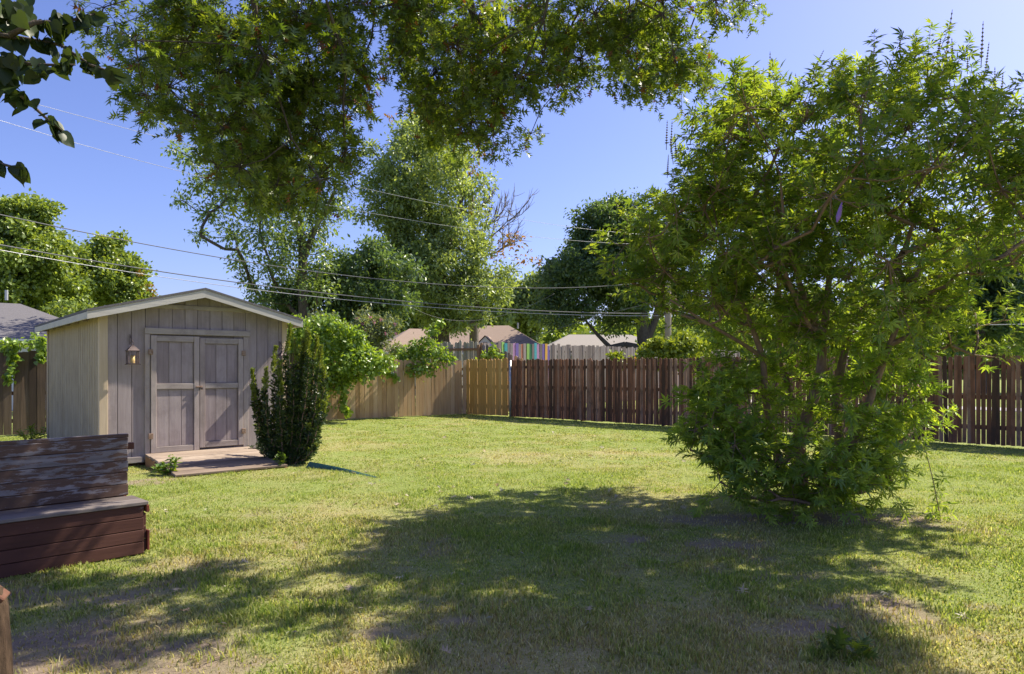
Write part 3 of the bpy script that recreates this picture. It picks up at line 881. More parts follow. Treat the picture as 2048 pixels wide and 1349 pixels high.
# neighbour's fences beyond
n0, n1, n2 = P(868, 0, 26.6)[:2], P(960, 0, 25.6)[:2], P(1052, 0, 24.6)[:2]
fence('pale greenish neighbour fence with top rail above the tan corner', n0, n1, .13, .122, 2.52, [M['picket_pale']], 'dog', (1.3, 2.28), M['rail_cedar'], -1)
fence('orange brown neighbour fence whose top slopes down behind the golden section', n1, n2, .13, .122, 2.50, [M['picket_cedar'], M['picket_grey']], 'dog', (1.3, 2.2), M['rail_cedar'], -1, hfun=lambda f: 1.0 - .265 * f)
PC = [(1005, 'green'), (1013, 'cyan'), (1028, 'pink'), (1033, 'purple'), (1042, 'orange'), (1047, 'red'), (1056, 'green'), (1061, 'dgreen'), (1070, 'cyan'), (1075, 'pink'), (1089, 'purple'), (1094, 'orange'), (1099, 'purple'), (985, 'purple')]
p0, p1 = P(968, 0, 27.4)[:2], P(1480, 0, 41.0)[:2]
Lp = np.linalg.norm(p1 - p0); dp = (p1 - p0) / Lp
def colour(x_):
    q = p0 + dp * x_; px = CX + q[0] / q[1] * F
    for cx_, c in PC:
        if abs(px - cx_) < 2.5: return c
    return None
fence('tall grey neighbour fence with some boards painted rainbow colours', p0, p1, .155, .150, 2.56, [M['picket_grey']], 'flat', (.5, 1.3, 2.3), M['rail'], 1, colour=colour)

# ------------------------------------------------------------------ bench
br = G(290, 1108)
bth = math.atan2(.74, .71)
bench = empty('wooden_bench', (*br[:2], 0), bth, 'brown plank storage bench with peeling paint on its high back', 'bench')
BL = 2.4
for i in range(4):
    board('front_plank', -BL, -.012, -.012, .012, .01 + i * .104, .01 + i * .104 + .099, M['bench_front'], bench)
for i in range(2):
    board('seat_plank', -BL, .02, -.03 + i * .205, -.03 + i * .205 + .198, .425, .455, M['bench_seat'], bench)
for i in range(5):
    board('back_plank', -BL, -.008 - .004 * (i % 2), .392 + i * .002, .416 + i * .002, .458 + i * .104, .458 + i * .104 + .100, M['bench_back'], bench, rot=(-.015, 0, 0))
board('back_cap', -BL, .0, .412, .475, .975, 1.005, M['bench_back'], bench)
board('back_gap_blocker', -BL, -.03, .425, .44, .30, .96, M['rail'], bench, rot=(-.012, 0, 0)); board('front_gap_blocker', -BL, -.03, .014, .05, .0, .42, M['rail'], bench)  # two added boards that keep light from showing through the plank gaps
for xx in (-.045, -1.2, -2.35):
    board('back_post', xx - .04, xx + .04, .445, .515, -.05, .97, M['bench_red'], bench, rot=(-.03, 0, 0))
board('end_trim', .004, .03, -.02, .40, .36, .42, M['bench_red'], bench)
for i in range(3):
    board('end_plank', -.01, .014, .014, .44, .02 + i * .112, .02 + i * .112 + .105, M['bench_front'], bench)
board('arm_block', -.01, .06, .45, .50, .86, .92, M['bench_front'], bench)
board('corner_strip', .016, .036, -.01, .05, .03, .2, M['bench_red'], bench)

# post at the left edge
sp = np.array([-2.585, 3.42])
st = empty('wooden_post', (*sp, 0), .3, 'rough dark split wooden post standing in front of the bench', 'post')
pts = [(0.0, 0, -.05), (.005, 0, .2), (.0, .01, .42), (-.02, .01, .5)]
V_, F_ = tube(pts, [.125, .115, .105, .10], 14)
V_ = [(v[0] * (1 + .10 * math.sin(i * 2.7)), v[1] * (1 + .10 * math.cos(i * 1.9)), v[2] + .02 * math.sin(i * 1.3)) for i, v in enumerate(V_)]
link('stem', mesh_py('stem', V_, F_, bark('bark_post', (.025, .018, .013), (.10, .065, .042))), st)
V_, F_ = cbox(.20, .10, .03, .006)
link('split_cap', mesh_py('split_cap', V_, F_, M['rail']), st, (.02, 0, .53), (.1, .75, .1))

# ------------------------------------------------------------------ green strip on the lawn
g0, g1 = G(612, 936), G(742, 957)
gs = empty('lawn_edging', (*g0[:2], 0), math.atan2(g1[1] - g0[1], g1[0] - g0[0]), 'dark green ribbed plastic strip lying on the sunny lawn', 'edging')
Lg = np.linalg.norm(g1 - g0)
V_, F_ = [], []
ns = 60
for i in range(ns + 1):
    f = i / ns; x_ = f * Lg; hgt = .085 * (1 - f) ** 1.6 + .012; yb = .16 * math.sin(f * 2.6) * (1 - .4 * f)
    o_ = .008 * (i % 2)
    V_ += [(x_, yb - o_, .0), (x_ + .02, yb + .03 - o_, hgt * .75), (x_ + .03, yb + .05 - o_, hgt), (x_ + .03, yb + .058 - o_, hgt - .006), (x_ + .02, yb + .04, hgt * .6), (x_, yb + .015, 0)]
for i in range(ns):
    for k in range(6):
        j = (k + 1) % 6
        F_.append((i * 6 + k, i * 6 + j, (i + 1) * 6 + j, (i + 1) * 6 + k))
F_.append((5, 4, 3, 2, 1, 0)); F_.append(tuple(ns * 6 + k for k in range(6)))
link('ribbed_strip', mesh_py('ribbed_strip', V_, F_, M['green_plastic']), gs)

# ------------------------------------------------------------------ houses beyond
def hip_house(name, label, cx, cy, rz, lx, ly, wall_h, ridge_h, ridge_l, roofm, wallm, windows=(), vent=None, gable=None, over=.45):
    h = empty(name, (cx, cy, 0), rz, label, 'house')
    link('wall', mesh_py('wall', *cbox(lx, ly, wall_h, .01), wallm), h, (0, 0, wall_h / 2))
    X, Yh, r = lx / 2 + over, ly / 2 + over, ridge_l / 2
    ze = wall_h - .08
    V_ = [(-X, -Yh, ze), (X, -Yh, ze), (X, Yh, ze), (-X, Yh, ze), (-r, 0, ridge_h), (r, 0, ridge_h)]
    rf = link('roof', mesh_py('roof', V_, [(0, 1, 5, 4), (1, 2, 5), (2, 3, 4, 5), (3, 0, 4), (3, 2, 1, 0)], roofm), h)
    for (x0, x1, y0, y1) in ((-X, X, -Yh - .02, -Yh), (-X, X, Yh, Yh + .02), (-X - .02, -X, -Yh, Yh), (X, X + .02, -Yh, Yh)):
        board('gutter', x0, x1, y0, y1, ze - .14, ze - .01, M['white'], rf)
    if vent: 
        V_, F_ = tube([(vent[0], vent[1], vent[2]), (vent[0], vent[1], vent[2] + .4)], .06, 8)
        link('vent_pipe', mesh_py('vent_pipe', V_, F_, M['galv']), rf)
    for wx, wz, ww, wh in windows:
        wd = link('window', mesh_py('window', *cbox(ww, .08, wh, .01), M['white']), h, (wx, -ly / 2 - .02, wz))
        link('pane', mesh_py('pane', *cbox(ww - .14, .02, wh - .14, .004), M['iron']), wd, (0, -.05, 0))
    if gable:
        gx_, gw, gh, gd = gable
        V_ = [(gx_ - gw / 2, -Yh - gd, ze), (gx_ + gw / 2, -Yh - gd, ze), (gx_, -Yh - gd, ze + gh), (gx_, -.2, ze + gh)]
        V_ += [(gx_ - gw / 2, -.2, ze), (gx_ + gw / 2, -.2, ze)]
        link('gable_roof', mesh_py('gable_roof', V_, [(1, 5, 3, 2), (2, 3, 4, 0)], roofm), h)
        gw2 = gw * .93
        gf = link('gable_wall', mesh_py('gable_wall', *prism([(gx_ - gw2 / 2, ze - .02), (gx_ + gw2 / 2, ze - .02), (gx_, ze + gh * .93)], -Yh - gd + .12, -Yh - gd + .2), M['white']), h)
        for k in range(4):
            board('louver', gx_ - .22 + .03 * k, gx_ + .22 - .03 * k, -Yh - gd + .08, -Yh - gd + .115, ze + gh * .22 + k * .1, ze + gh * .22 + k * .1 + .06, M['picket_grey'], gf)
    return h
c = P(975, 0, 49)
hip_house('neighbour_house', 'low house with wide brown hip roof and small vented gable', c[0], 49, R(-6), 8.4, 7.5, 2.75, 4.55, 3.0, M['shingle_brown'], M['brick_wall'], vent=(2.2, -.6, 4.3), gable=(.45, 2.0, 1.0, .2))
c = P(838, 0, 44)
hip_house('neighbour_house', 'grey brown roof of the house standing behind the crape myrtle', c[0], 44, R(20), 5.5, 6, 2.6, 4.05, 1.2, M['shingle_brown'], M['brick_wall'])
c = P(1200, 0, 56)
hip_house('neighbour_house', 'pale grey hip roof seen over the rainbow board fence', c[0], 56, R(4), 10.5, 8, 2.7, 4.25, 5.0, M['shingle_pale'], M['brick_wall'])
c = P(8, 0, 27)
hip_house('neighbour_house', 'white house with dark grey shingle roof beyond the shed', c[0] - 1.4, 28.5, R(38), 7.0, 7.0, 2.75, 4.25, 1.6, M['shingle_grey'], M['white'], windows=((-1.6, 1.6, 1.0, 1.2), (1.6, 1.6, 1.0, 1.2)), vent=(.3, -.9, 4.3))

# ------------------------------------------------------------------ utility pole and wires
pb = P(1336, 0, 30)
pole = empty('utility_pole', (pb[0], pb[1], 0), 0, 'weathered utility pole rising behind the brown picket fence', 'pole')
link('mast', mesh_py('mast', *tube([(0, 0, -.2), (0, 0, 4), (0, 0, 8.2)], [.15, .135, .11], 12), M['pole'], True), pole)
board('crossarm', -.9, .9, -.07, .05, 7.4, 7.52, M['pole'], pole)
for k in (-.8, 0, .8):
    link('insulator', mesh_py('insulator', *tube([(k, 0, 7.52), (k, 0, 7.57), (k, 0, 7.60), (k, 0, 7.68)], [.03, .05, .03, .025], 8), M['galv'], True), pole)
WGRP = 'overhead wires running to the utility pole'
def wire(label, pxs, r, mat, group=None):
    """wire through (px, py, Y) points, smoothed"""
    pts = np.array([P(*q) for q in pxs]); t = np.linspace(0, 1, len(pts)); tt = np.linspace(0, 1, 40)
    A = np.polyfit(np.cumsum(np.r_[0, np.linalg.norm(np.diff(pts, axis=0), axis=1)]), pts, min(3, len(pts) - 1))
    Lw = np.linalg.norm(np.diff(pts, axis=0), axis=1).sum()
    q = np.stack([np.polyval(A[:, i], tt * Lw) for i in range(3)], 1)
    o = link('overhead_wire', mesh_py('overhead_wire', *tube(q, r, 6), mat, True))
    tag(o, label, 'wire', group or WGRP)
def yl(px): # wires follow the left fence line: distance at a photo column
    return 15.5 + (px + 150) / 1486 * 14.5
def wl_(pts): return [(a, b, yl(a)) for a, b in pts]
wire('thick twisted cable, highest of the three crossing above the shed roof', wl_([(-150, 396), (0, 430), (250, 481), (500, 524), (760, 561), (1000, 575), (1180, 573), (1336, 560)]), .013, M['wire'])
wire('dark cable, middle of the three crossing above the shed roof', wl_([(-150, 462), (0, 490), (280, 538), (560, 576), (830, 605), (1080, 622), (1336, 627)]), .015, M['wire'])
wire('thin pale wire, lowest of the three crossing above the shed roof', wl_([(-150, 473), (0, 499), (280, 547), (560, 587), (830, 613), (1080, 627), (1336, 632)]), .009, M['wire_alu'])
wire('thin pale power line, highest over the yard, passing behind the oak boughs', wl_([(-150, 150), (80, 205), (340, 285), (600, 345), (800, 394), (1050, 440), (1336, 472)]), .006, M['wire_alu'])
wire('thin pale power line just below the highest one behind the oak boughs', wl_([(-150, 196), (0, 238), (350, 342), (550, 388), (760, 430), (1000, 466), (1336, 490)]), .006, M['wire_alu'])
wire('slack thin service wire sagging in front of the brown roofed house', [(800, 598, 30), (850, 628, 31), (920, 642, 32), (990, 636, 33), (1060, 610, 34), (1110, 588, 34)], .007, M['wire'])
wire('thin service drop rising past the dark spreading tree to the pole', [(1020, 690, 44), (1110, 660, 41), (1200, 632, 36), (1336, 600, 30)], .012, M['wire'])
wire('thin wire running from the pole past the chaste tree toward the street', [(1336, 618, 30), (1700, 655, 26), (1900, 652, 24), (2150, 648, 22)], .012, M['wire_alu'])

# ------------------------------------------------------------------ far trees
TB = 'trees beyond the fences'
c0 = P(40, 0, 46)
tree('maple_tree', 'tall rounded green maple behind the white house', (c0[0], 46, 0), [trunk_px([(40, 790, .35), (40, 640, .3), (46, 520, .2), (40, 430, .1)], 46)],
     ell_clumps(30, 480, 85, 105, 46, 2.6, 50, .5, 1.0) + ell_clumps(95, 545, 75, 75, 46, 2.6, 40, .5, .95) + ell_clumps(45, 560, 105, 95, 46, 3.2, 105, 0.58, 1.12) + ell_clumps(60, 440, 50, 60, 46, 1.5, 18, 0.47, 0.81) + ell_clumps(-40, 540, 70, 130, 46, 2.5, 37, 0.62, 1.08), M['leaf_maple'], 'broad', .23, 22, M['bark_far'], group=TB)
tree('maple_tree', 'smaller green maple with reddening tips beside the taller maple', (*P(232, 0, 50)[:2], 0), [trunk_px([(232, 790, .3), (232, 640, .25), (235, 560, .15), (232, 510, .08)], 50)],
     ell_clumps(258, 565, 56, 45, 50, 2, 22, .45, .8) + ell_clumps(215, 545, 56, 62, 50, 2.6, 69, 0.47, 0.90) + ell_clumps(240, 620, 75, 40, 50, 2, 14, .6, .9), M['leaf_maple'], 'broad', .23, 22, M['bark_far'], group=TB,
     extra=[('red_leaves', discs([(300, 575, 10), (308, 590, 8), (278, 545, 7)], 49, .5), M['leaf_orange'], .2, 25)])
tree('hedge_tree', 'low light green tree just behind the shed roof', (*P(150, 0, 32)[:2], 0), [trunk_px([(150, 800, .12), (150, 700, .1), (150, 640, .05)], 32)],
     ell_clumps(150, 640, 70, 32, 32, 1.2, 20, .35, .6), M['leaf_maple'], 'simple', .18, 28, M['bark_far'], group=TB)
# elm behind the left oak mass
tree('elm_tree', 'open elm with forked bare trunk behind the oak bough', (*P(612, 0, 29)[:2], 0),
     [trunk_px([(612, 800, .26), (608, 640, .22), (604, 560, .2), (606, 510, .18), (598, 460, .12), (570, 400, .08), (520, 340, .05)], 29),
      trunk_px([(606, 520, .15), (625, 470, .12), (645, 430, .08), (670, 385, .05)], 29)],
     discs([(380, 320, 32), (350, 300, 20), (400, 370, 34), (360, 400, 22), (420, 430, 34), (400, 470, 22), (450, 400, 42), (470, 470, 40), (520, 470, 45), (520, 420, 45), (560, 470, 42), (590, 430, 45),
            (640, 520, 34), (600, 560, 40), (560, 580, 40), (640, 570, 40), (520, 600, 36), (570, 520, 40), (620, 480, 36), (580, 490, 36), (640, 450, 40), (660, 410, 36), (690, 420, 25), (480, 520, 30), (540, 530, 35), (500, 560, 28), (650, 500, 26), (440, 350, 40), (500, 380, 50), (560, 340, 50), (560, 260, 60), (640, 330, 50), (470, 290, 50)], 29, 1.6, 1.0, 2),
     M['leaf_elm'], 'simple', .16, 15, M['bark_far'], group=TB, tip=.016, up=.9)
# tall pale tree
pale_cl = ell_clumps(850, 380, 122, 160, 36, 2.8, 105, 0.43, 0.90) + ell_clumps(800, 540, 90, 80, 36, 2, 26, .5, .9) + ell_clumps(890, 560, 120, 95, 36, 2.8, 82, 0.47, 0.90) + ell_clumps(790, 440, 60, 90, 36, 1.8, 22, .6, .9) + \
    discs([(830, 240, 28), (800, 290, 28), (870, 290, 32), (900, 330, 34), (930, 380, 26), (770, 330, 26), (960, 560, 34), (1000, 590, 30), (1010, 540, 26), (950, 610, 32), (740, 300, 22), (920, 640, 28), (960, 640, 22), (870, 620, 36)], 36, 1.0, 1.0, 2)
tree('pecan_tree', 'tall pale green tree with thick dark trunk and yellowing edges', (*P(885, 0, 36)[:2], 0),
     [trunk_px([(885, 800, .55), (880, 660, .48), (878, 560, .42), (868, 470, .34), (850, 400, .24), (840, 320, .14), (835, 260, .08)], 36), trunk_px([(878, 540, .3), (905, 480, .22), (920, 420, .15), (925, 360, .08)], 36)],
     pale_cl, M['leaf_pale'], 'simple', .18, 22, M['bark_far'], group=TB,
     extra=[('yellow_leaves', discs([(960, 300, 22), (945, 340, 22), (950, 270, 14), (1030, 490, 26), (1050, 520, 20), (1010, 480, 20), (1000, 510, 22), (1075, 522, 9), (820, 225, 16), (780, 230, 12), (935, 420, 16)], 36, .6), M['leaf_orange'], .2, 16)])
# dead tree beside it
dead = empty('dead_tree', (*P(946, 0, 38)[:2], 0), 0, 'bare dead snag with fine grey branches beside the pale tree', 'tree', TB)
db = np.array([*P(946, 0, 38)[:2], 0])
tr = trunk_px([(950, 800, .3), (948, 640, .25), (946, 480, .2), (944, 430, .16), (944, 392, .1)], 38)
link('trunk', mesh_np('trunk', (lambda c_: c_[0] - db)(cones([(tr[i][0], tr[i + 1][0], tr[i][1], tr[i + 1][1]) for i in range(4)], 9)), cones([(tr[i][0], tr[i + 1][0], tr[i][1], tr[i + 1][1]) for i in range(4)], 9)[1], M['bark_dead']), dead)
segs = []
def twig(p, d, L, r, lv):
    n = 5
    for i in range(n):
        q = p + d * L / n + rng.normal(0, .02, 3) * L
        segs.append((p, q, r * (1 - i * .14), r * (1 - (i + 1) * .14)))
        if lv > 0 and i > 0:
            for _ in range(2):
                dd = d + rng.normal(0, .5, 3) + np.array([0, 0, .25]); dd /= np.linalg.norm(dd)
                twig(q, dd, L * .5, r * .5, lv - 1)
        p = q; d = d + np.array([0, 0, .09]); d /= np.linalg.norm(d)
for (px, py, tx, ty, L) in ((946, 500, 1050, 430, 2.8), (946, 470, 1010, 430, 2.0), (944, 440, 990, 400, 1.6), (946, 490, 900, 440, 1.6), (950, 520, 1020, 500, 2.2)):
    a, b = P(px, py, 38), P(tx, ty, 38 + rng.uniform(-1, 1)); d = (b - a) / np.linalg.norm(b - a)
    twig(a, d, L, .07, 2)
V_, F_ = cones(segs, 4)
link('branches', mesh_np('branches', V_ - db, F_, M['bark_dead']), dead)['kind'] = 'stuff'
# dark round tree
tree('hackberry_tree', 'dense dark green tree standing low between the elm and pale tree', (*P(735, 0, 31)[:2], 0), [trunk_px([(735, 800, .22), (735, 680, .2), (740, 600, .14), (740, 540, .07)], 31)],
     ell_clumps(735, 570, 95, 85, 31, 2.2, 105, 0.35, 0.72) + ell_clumps(600, 600, 90, 45, 30, 1.6, 34, .4, .7) + ell_clumps(690, 640, 120, 40, 31, 1.5, 30, .4, .65), M['leaf_dark'], 'simple', .17, 24, M['bark_far'], group=TB)
# big dark tree to the right
tree('spreading_tree', 'large dark green tree with low spreading limbs behind the rainbow fence', (*P(1292, 0, 46)[:2], 0),
     [trunk_px([(1292, 790, .55), (1290, 700, .5), (1285, 640, .42), (1270, 560, .3), (1250, 480, .15), (1240, 430, .08)], 46),
      trunk_px([(1290, 700, .3), (1250, 690, .22), (1220, 695, .16), (1195, 670, .12), (1170, 640, .07)], 46), trunk_px([(1290, 690, .3), (1310, 640, .25), (1330, 570, .15)], 46)],
     ell_clumps(1230, 540, 125, 125, 46, 4.0, 95, .75, 1.2) + ell_clumps(1220, 440, 60, 45, 46, 2, 20, .6, .95) + ell_clumps(1135, 590, 75, 80, 46, 2.4, 36, .6, .95) + ell_clumps(1170, 480, 55, 60, 46, 2.2, 18, .55, .85) + ell_clumps(1380, 560, 110, 110, 47, 3, 40, .8, 1.2),
     M['leaf_dark'], 'simple', .23, 20, M['bark_far'], group=TB)
tree('poplar_tree', 'distant pale green tree between the pale tree and the dark spreading tree', (*P(1060, 0, 70)[:2], 0), [trunk_px([(1060, 770, .3), (1060, 690, .25), (1060, 620, .12)], 70)],
     ell_clumps(1050, 620, 60, 60, 70, 3, 40, .9, 1.5) + ell_clumps(1100, 590, 30, 55, 70, 2, 18, .8, 1.2), M['leaf_pale'], 'broad', .36, 11, M['bark_far'], group=TB)
tree('distant_tree', 'far green tree filling the gap behind the brown roofed house', (*P(800, 0, 72)[:2], 0), [trunk_px([(800, 770, .3), (800, 690, .25), (800, 640, .12)], 72)],
     ell_clumps(790, 645, 110, 45, 72, 3, 50, .9, 1.5) + ell_clumps(940, 640, 80, 40, 72, 3, 30, .9, 1.4), M['leaf_maple'], 'broad', .36, 11, M['bark_far'], group=TB)
tree('distant_tree', 'dark distant tree behind the right end of the brown fence', (*P(1960, 0, 44)[:2], 0), [trunk_px([(1960, 790, .4), (1960, 700, .35), (1960, 620, .2), (1960, 540, .1)], 44)],
     ell_clumps(1960, 590, 150, 120, 44, 3.5, 80, .8, 1.3) + ell_clumps(2130, 600, 110, 140, 44, 3, 35, .8, 1.3), M['leaf_dark'], 'simple', .26, 16, M['bark_far'], group=TB)
tree('distant_tree', 'green distant tree behind the middle of the chaste tree', (*P(1650, 0, 60)[:2], 0), [trunk_px([(1650, 770, .4), (1650, 690, .35), (1650, 620, .15)], 60)],
     ell_clumps(1620, 630, 190, 75, 60, 3.5, 60, .9, 1.5), M['leaf_maple'], 'simple', .32, 12, M['bark_far'], group=TB)
wcl = [(X_, rng.uniform(95, 125), rng.uniform(1, 8.5), rng.uniform(1.6, 2.8)) for X_ in rng.uniform(-110, 130, 400)]
T, Mx, S = ball_leaves(wcl, 6, .85, .5, .2, .85, hi=240)
wd_ = foliage('far_woodland', T, Mx, S, 'broad', M['leaf_maple'], None)
tag(wd_, 'distant band of green trees along the horizon', 'woodland')
# shrubs behind the fences
tree('lime_shrub', 'bright yellow green rounded shrub rising behind the brown fence', (*P(1345, 0, 27)[:2], 0), [trunk_px([(1345, 815, .06), (1345, 760, .05), (1345, 720, .03)], 27)],
     ell_clumps(1350, 708, 66, 36, 27, .9, 44, .22, .36) + ell_clumps(1240, 722, 30, 16, 27, .5, 10, .16, .26), M['leaf_lime'], 'broad', .13, 60, M['bark_far'], 'shrub',
     extra=[('orange_leaves', discs([(1270, 722, 12), (1285, 720, 10), (1258, 726, 9)], 26.5, .2), M['leaf_orange'], .1, 60)])
myr = ell_clumps(745, 668, 62, 46, 25.5, .9, 44, .22, .4) + ell_clumps(800, 705, 40, 25, 25.5, .6, 12, .2, .3)
tree('crape_myrtle', 'grey green crape myrtle with pink blossom tufts behind the vine', (*P(745, 0, 25.5)[:2], 0), [trunk_px([(745, 820, .05), (745, 740, .045), (742, 690, .03)], 25.5)],
     myr, M['leaf_grey'], 'simple', .10, 60, M['bark_far'], 'shrub',
     extra=[('blossom', discs([(716, 636, 3), (725, 648, 3), (740, 634, 3), (749, 645, 4), (790, 650, 3), (772, 668, 3), (730, 660, 3), (792, 668, 3), (762, 640, 3)], 24.7, .1), M['petal_pink'], .05, 150)])
tree('brown_tipped_shrub', 'shrub with brown seed heads beside the shed roof edge', (*P(655, 0, 24)[:2], 0), [trunk_px([(655, 820, .05), (655, 740, .045), (655, 690, .03)], 24)],
     ell_clumps(650, 662, 58, 36, 24, .8, 34, .2, .36), M['leaf_grey'], 'simple', .10, 55, M['bark_far'], 'shrub',
     extra=[('seed_heads', discs([(630, 640, 10), (650, 632, 10), (672, 640, 10), (690, 650, 8), (620, 655, 8)], 23.5, .3), M['leaf_orange'], .06, 60)])

# ------------------------------------------------------------------ vines on the left fence
def vine(label, items, Y0, jit, size, dens, base, strands=(), mat='leaf_vine', lo=60):
    root = empty('fence_vine', base, 0, label, 'vine')
    b = np.array(base)
    cl = discs(items, Y0, jit, 1.0, 1)
    ts, bs = route([[(np.array(base) + (0, 0, -.02), .03), (np.array(base) + (0.05, 0, .5), .025), (np.array(base) + (0, 0, 1.2), .02)]], cl, .006)
    V_, F_ = cones(ts + bs, 5); link('stems', mesh_np('stems', V_ - b, F_, M['bark_far'], None, True), root)
    T, Mx, S = ball_leaves(cl, dens * 2, size, .35, .5, .9, lo=lo)
    foliage('leaves', T, Mx, S, 'broad', M[mat], root)
    for s in strands:
        pts = np.array([P(a, b_, Y) for a, b_, Y in s]); t = np.linspace(0, 1, len(pts)); tt = np.linspace(0, 1, 60)
        q = np.stack([np.interp(tt, t, pts[:, i]) for i in range(3)], 1)
        link('strand', mesh_py('strand', *tube(q[::6] - b, .006, 4), M['bark_far']), root)
        n = 170
        k = rng.integers(0, 60, n); T = q[k] + rng.normal(0, .05, (n, 3))
        foliage('strand_leaves', T, frames(unit(n) + (0, -.4, -.5), unit(n) * .6 + (0, -1, .6)), size * rng.uniform(.7, 1.2, n), 'heart', M[mat], root)
def on_left(px, off=0):
    k = (px - CX) / F; d = FL1 - FL0
    t = (k * FL0[1] - FL0[0]) / (d[0] - k * d[1])
    return FL0[1] + d[1] * t + off
bv = np.array([*P(640, 0, on_left(640, -.15))[:2], 0])
vine('large bright green vine mass heaped over the fence beside the shed', [(590, 700, 32), (600, 660, 26), (630, 690, 36), (640, 650, 24), (660, 680, 36), (690, 690, 34), (640, 730, 36), (670, 730, 34), (700, 720, 34),
      (730, 700, 26), (740, 730, 26), (610, 740, 36), (650, 770, 30), (680, 770, 22), (600, 790, 30), (580, 740, 30), (660, 650, 20), (690, 660, 18), (715, 680, 20), (755, 735, 14), (570, 690, 26), (620, 670, 24), (640, 810, 18), (720, 745, 18), (745, 715, 22), (765, 730, 14), (700, 750, 20), (735, 750, 12), (560, 660, 18), (585, 640, 14), (610, 650, 14), (675, 655, 14), (705, 665, 12), (655, 635, 10), (750, 735, 18), (768, 722, 18), (785, 728, 14), (725, 725, 24), (690, 735, 26)],
     on_left(660, -.25), .35, .115, 75, bv, [[(683, 740, on_left(683, -.3)), (690, 780, on_left(690, -.3)), (686, 815, on_left(686, -.3)), (698, 830, on_left(698, -.3))], [(740, 735, on_left(740, -.25)), (770, 742, on_left(770, -.2)), (795, 758, on_left(790, -.15))]])
bv = np.array([*P(850, 0, on_left(850, .4))[:2], 0])
vine('yellow green vine tuft spilling over the tan cedar fence top', [(790, 722, 16), (815, 712, 20), (840, 705, 24), (865, 700, 22), (880, 715, 20), (840, 735, 18), (820, 738, 14), (862, 735, 14), (900, 715, 12), (855, 680, 14), (868, 660, 14), (880, 645, 9), (770, 720, 12), (835, 690, 16), (755, 725, 14), (810, 725, 14)],
     on_left(840, -.1), .25, .115, 80, bv, [])
bv = np.array([*P(975, 0, 24.9)[:2], 0])
vine('small leafy sapling poking up behind the golden fence section', [(970, 712, 10), (985, 705, 9), (1000, 715, 8), (955, 722, 7), (985, 695, 6)], 24.9, .2, .13, 120, bv, lo=35)
bv = np.array([*P(40, 0, on_left(40, .3))[:2], 0])
vine('bright creeper along the fence top left of the shed', [(10, 690, 14), (35, 685, 14), (60, 685, 14), (80, 675, 14), (85, 690, 10), (20, 695, 12), (-30, 690, 20)], on_left(40, .0), .25, .10, 110, bv,
     [[(24, 690, on_left(24, -.1)), (26, 715, on_left(26, -.1)), (18, 765, on_left(20, -.1))], [(84, 690, on_left(84, -.1)), (82, 720, on_left(82, -.1))]])

# ------------------------------------------------------------------ yew shrub by the ramp
yb = np.array([*G(575, 928)[:2], 0])
yew = empty('yew_shrub', yb, 0, 'tall dark upright yew shrub with pale green shoot tips by the ramp', 'shrub')
stems = []
tops = [(505, 770), (512, 745), (530, 745), (552, 695), (560, 760), (575, 650), (590, 680), (608, 640), (618, 660), (632, 670), (640, 690), (645, 720), (598, 700), (585, 740), (545, 800), (520, 800), (642, 760), (630, 790), (645, 800), (560, 720), (620, 710), (606, 675),
        (515, 850), (640, 850), (634, 880), (600, 760), (570, 790), (540, 850), (605, 820), (620, 840), (527, 760), (650, 770)]
Ts, Ds, Ns, tipT, tipD = [], [], [], [], []
for (px, py) in tops:
    Y = yb[1] + rng.uniform(-.4, .35); t = P(px, py, Y)
    b0 = yb + np.array([(px - 575) / F * yb[1] * .25, rng.uniform(-.1, .1), 0])
    bow = np.array([(px - 575) / F * yb[1] * .30, 0, 0])
    n = 26
    f = np.linspace(0, 1, n)[:, None]
    q = b0 + (t - b0) * f + bow * np.sin(np.pi * f ** .8) * .8 + rng.normal(0, .010, (n, 3)) + rng.normal(0, .035, 3) * np.sin(np.pi * 2 * f + rng.uniform(0, 6)) * f
    stems.append(q)
    L = np.linalg.norm(t - b0)
    k = int(620 * L)
    u = rng.random(k) ** .9; ii_ = np.clip((u * (n - 1)).astype(int), 0, n - 2)
    base = q[ii_] + (q[ii_ + 1] - q[ii_]) * rng.random((k, 1))
    ax = q[ii_ + 1] - q[ii_]; ax /= np.linalg.norm(ax, axis=1, keepdims=True)
    o_ = np.cross(ax, unit(k)); o_ /= np.linalg.norm(o_, axis=1, keepdims=True)
    spread = ((.012 + .075 * (1 - u) ** .8) * (.35 + 1.3 * vnoise(u * 9 * L, np.full(k, px * .7), 71)))[:, None]
    base = base + o_ * rng.random((k, 1)) * spread
    tp = (u > .80) | (rng.random(k) < .06)
    Ts.append(base[~tp]); Ds.append((o_ + ax * .8)[~tp]); tipT.append(base[tp]); tipD.append((o_ * .8 + ax)[tp])
V_, F_ = cones([(q[i], q[i + 1], .016 * (1 - i / 30), .016 * (1 - (i + 1) / 30)) for q in stems for i in range(len(q) - 1)], 5)
link('stems', mesh_np('stems', V_ - yb, F_, M['bark_vitex']), yew)['kind'] = 'stuff'
T = np.concatenate(Ts); foliage('foliage', T, frames(np.concatenate(Ds), unit(len(T)) + (0, 0, .5)), .052 * rng.uniform(.6, 1.3, len(T)), 'simple', M['leaf_yew'], yew)
T = np.concatenate(tipT); foliage('shoot_tips', T, frames(np.concatenate(tipD), unit(len(T)) + (0, 0, .5)), .048 * rng.uniform(.6, 1.3, len(T)), 'simple', M['leaf_yew_tip'], yew)

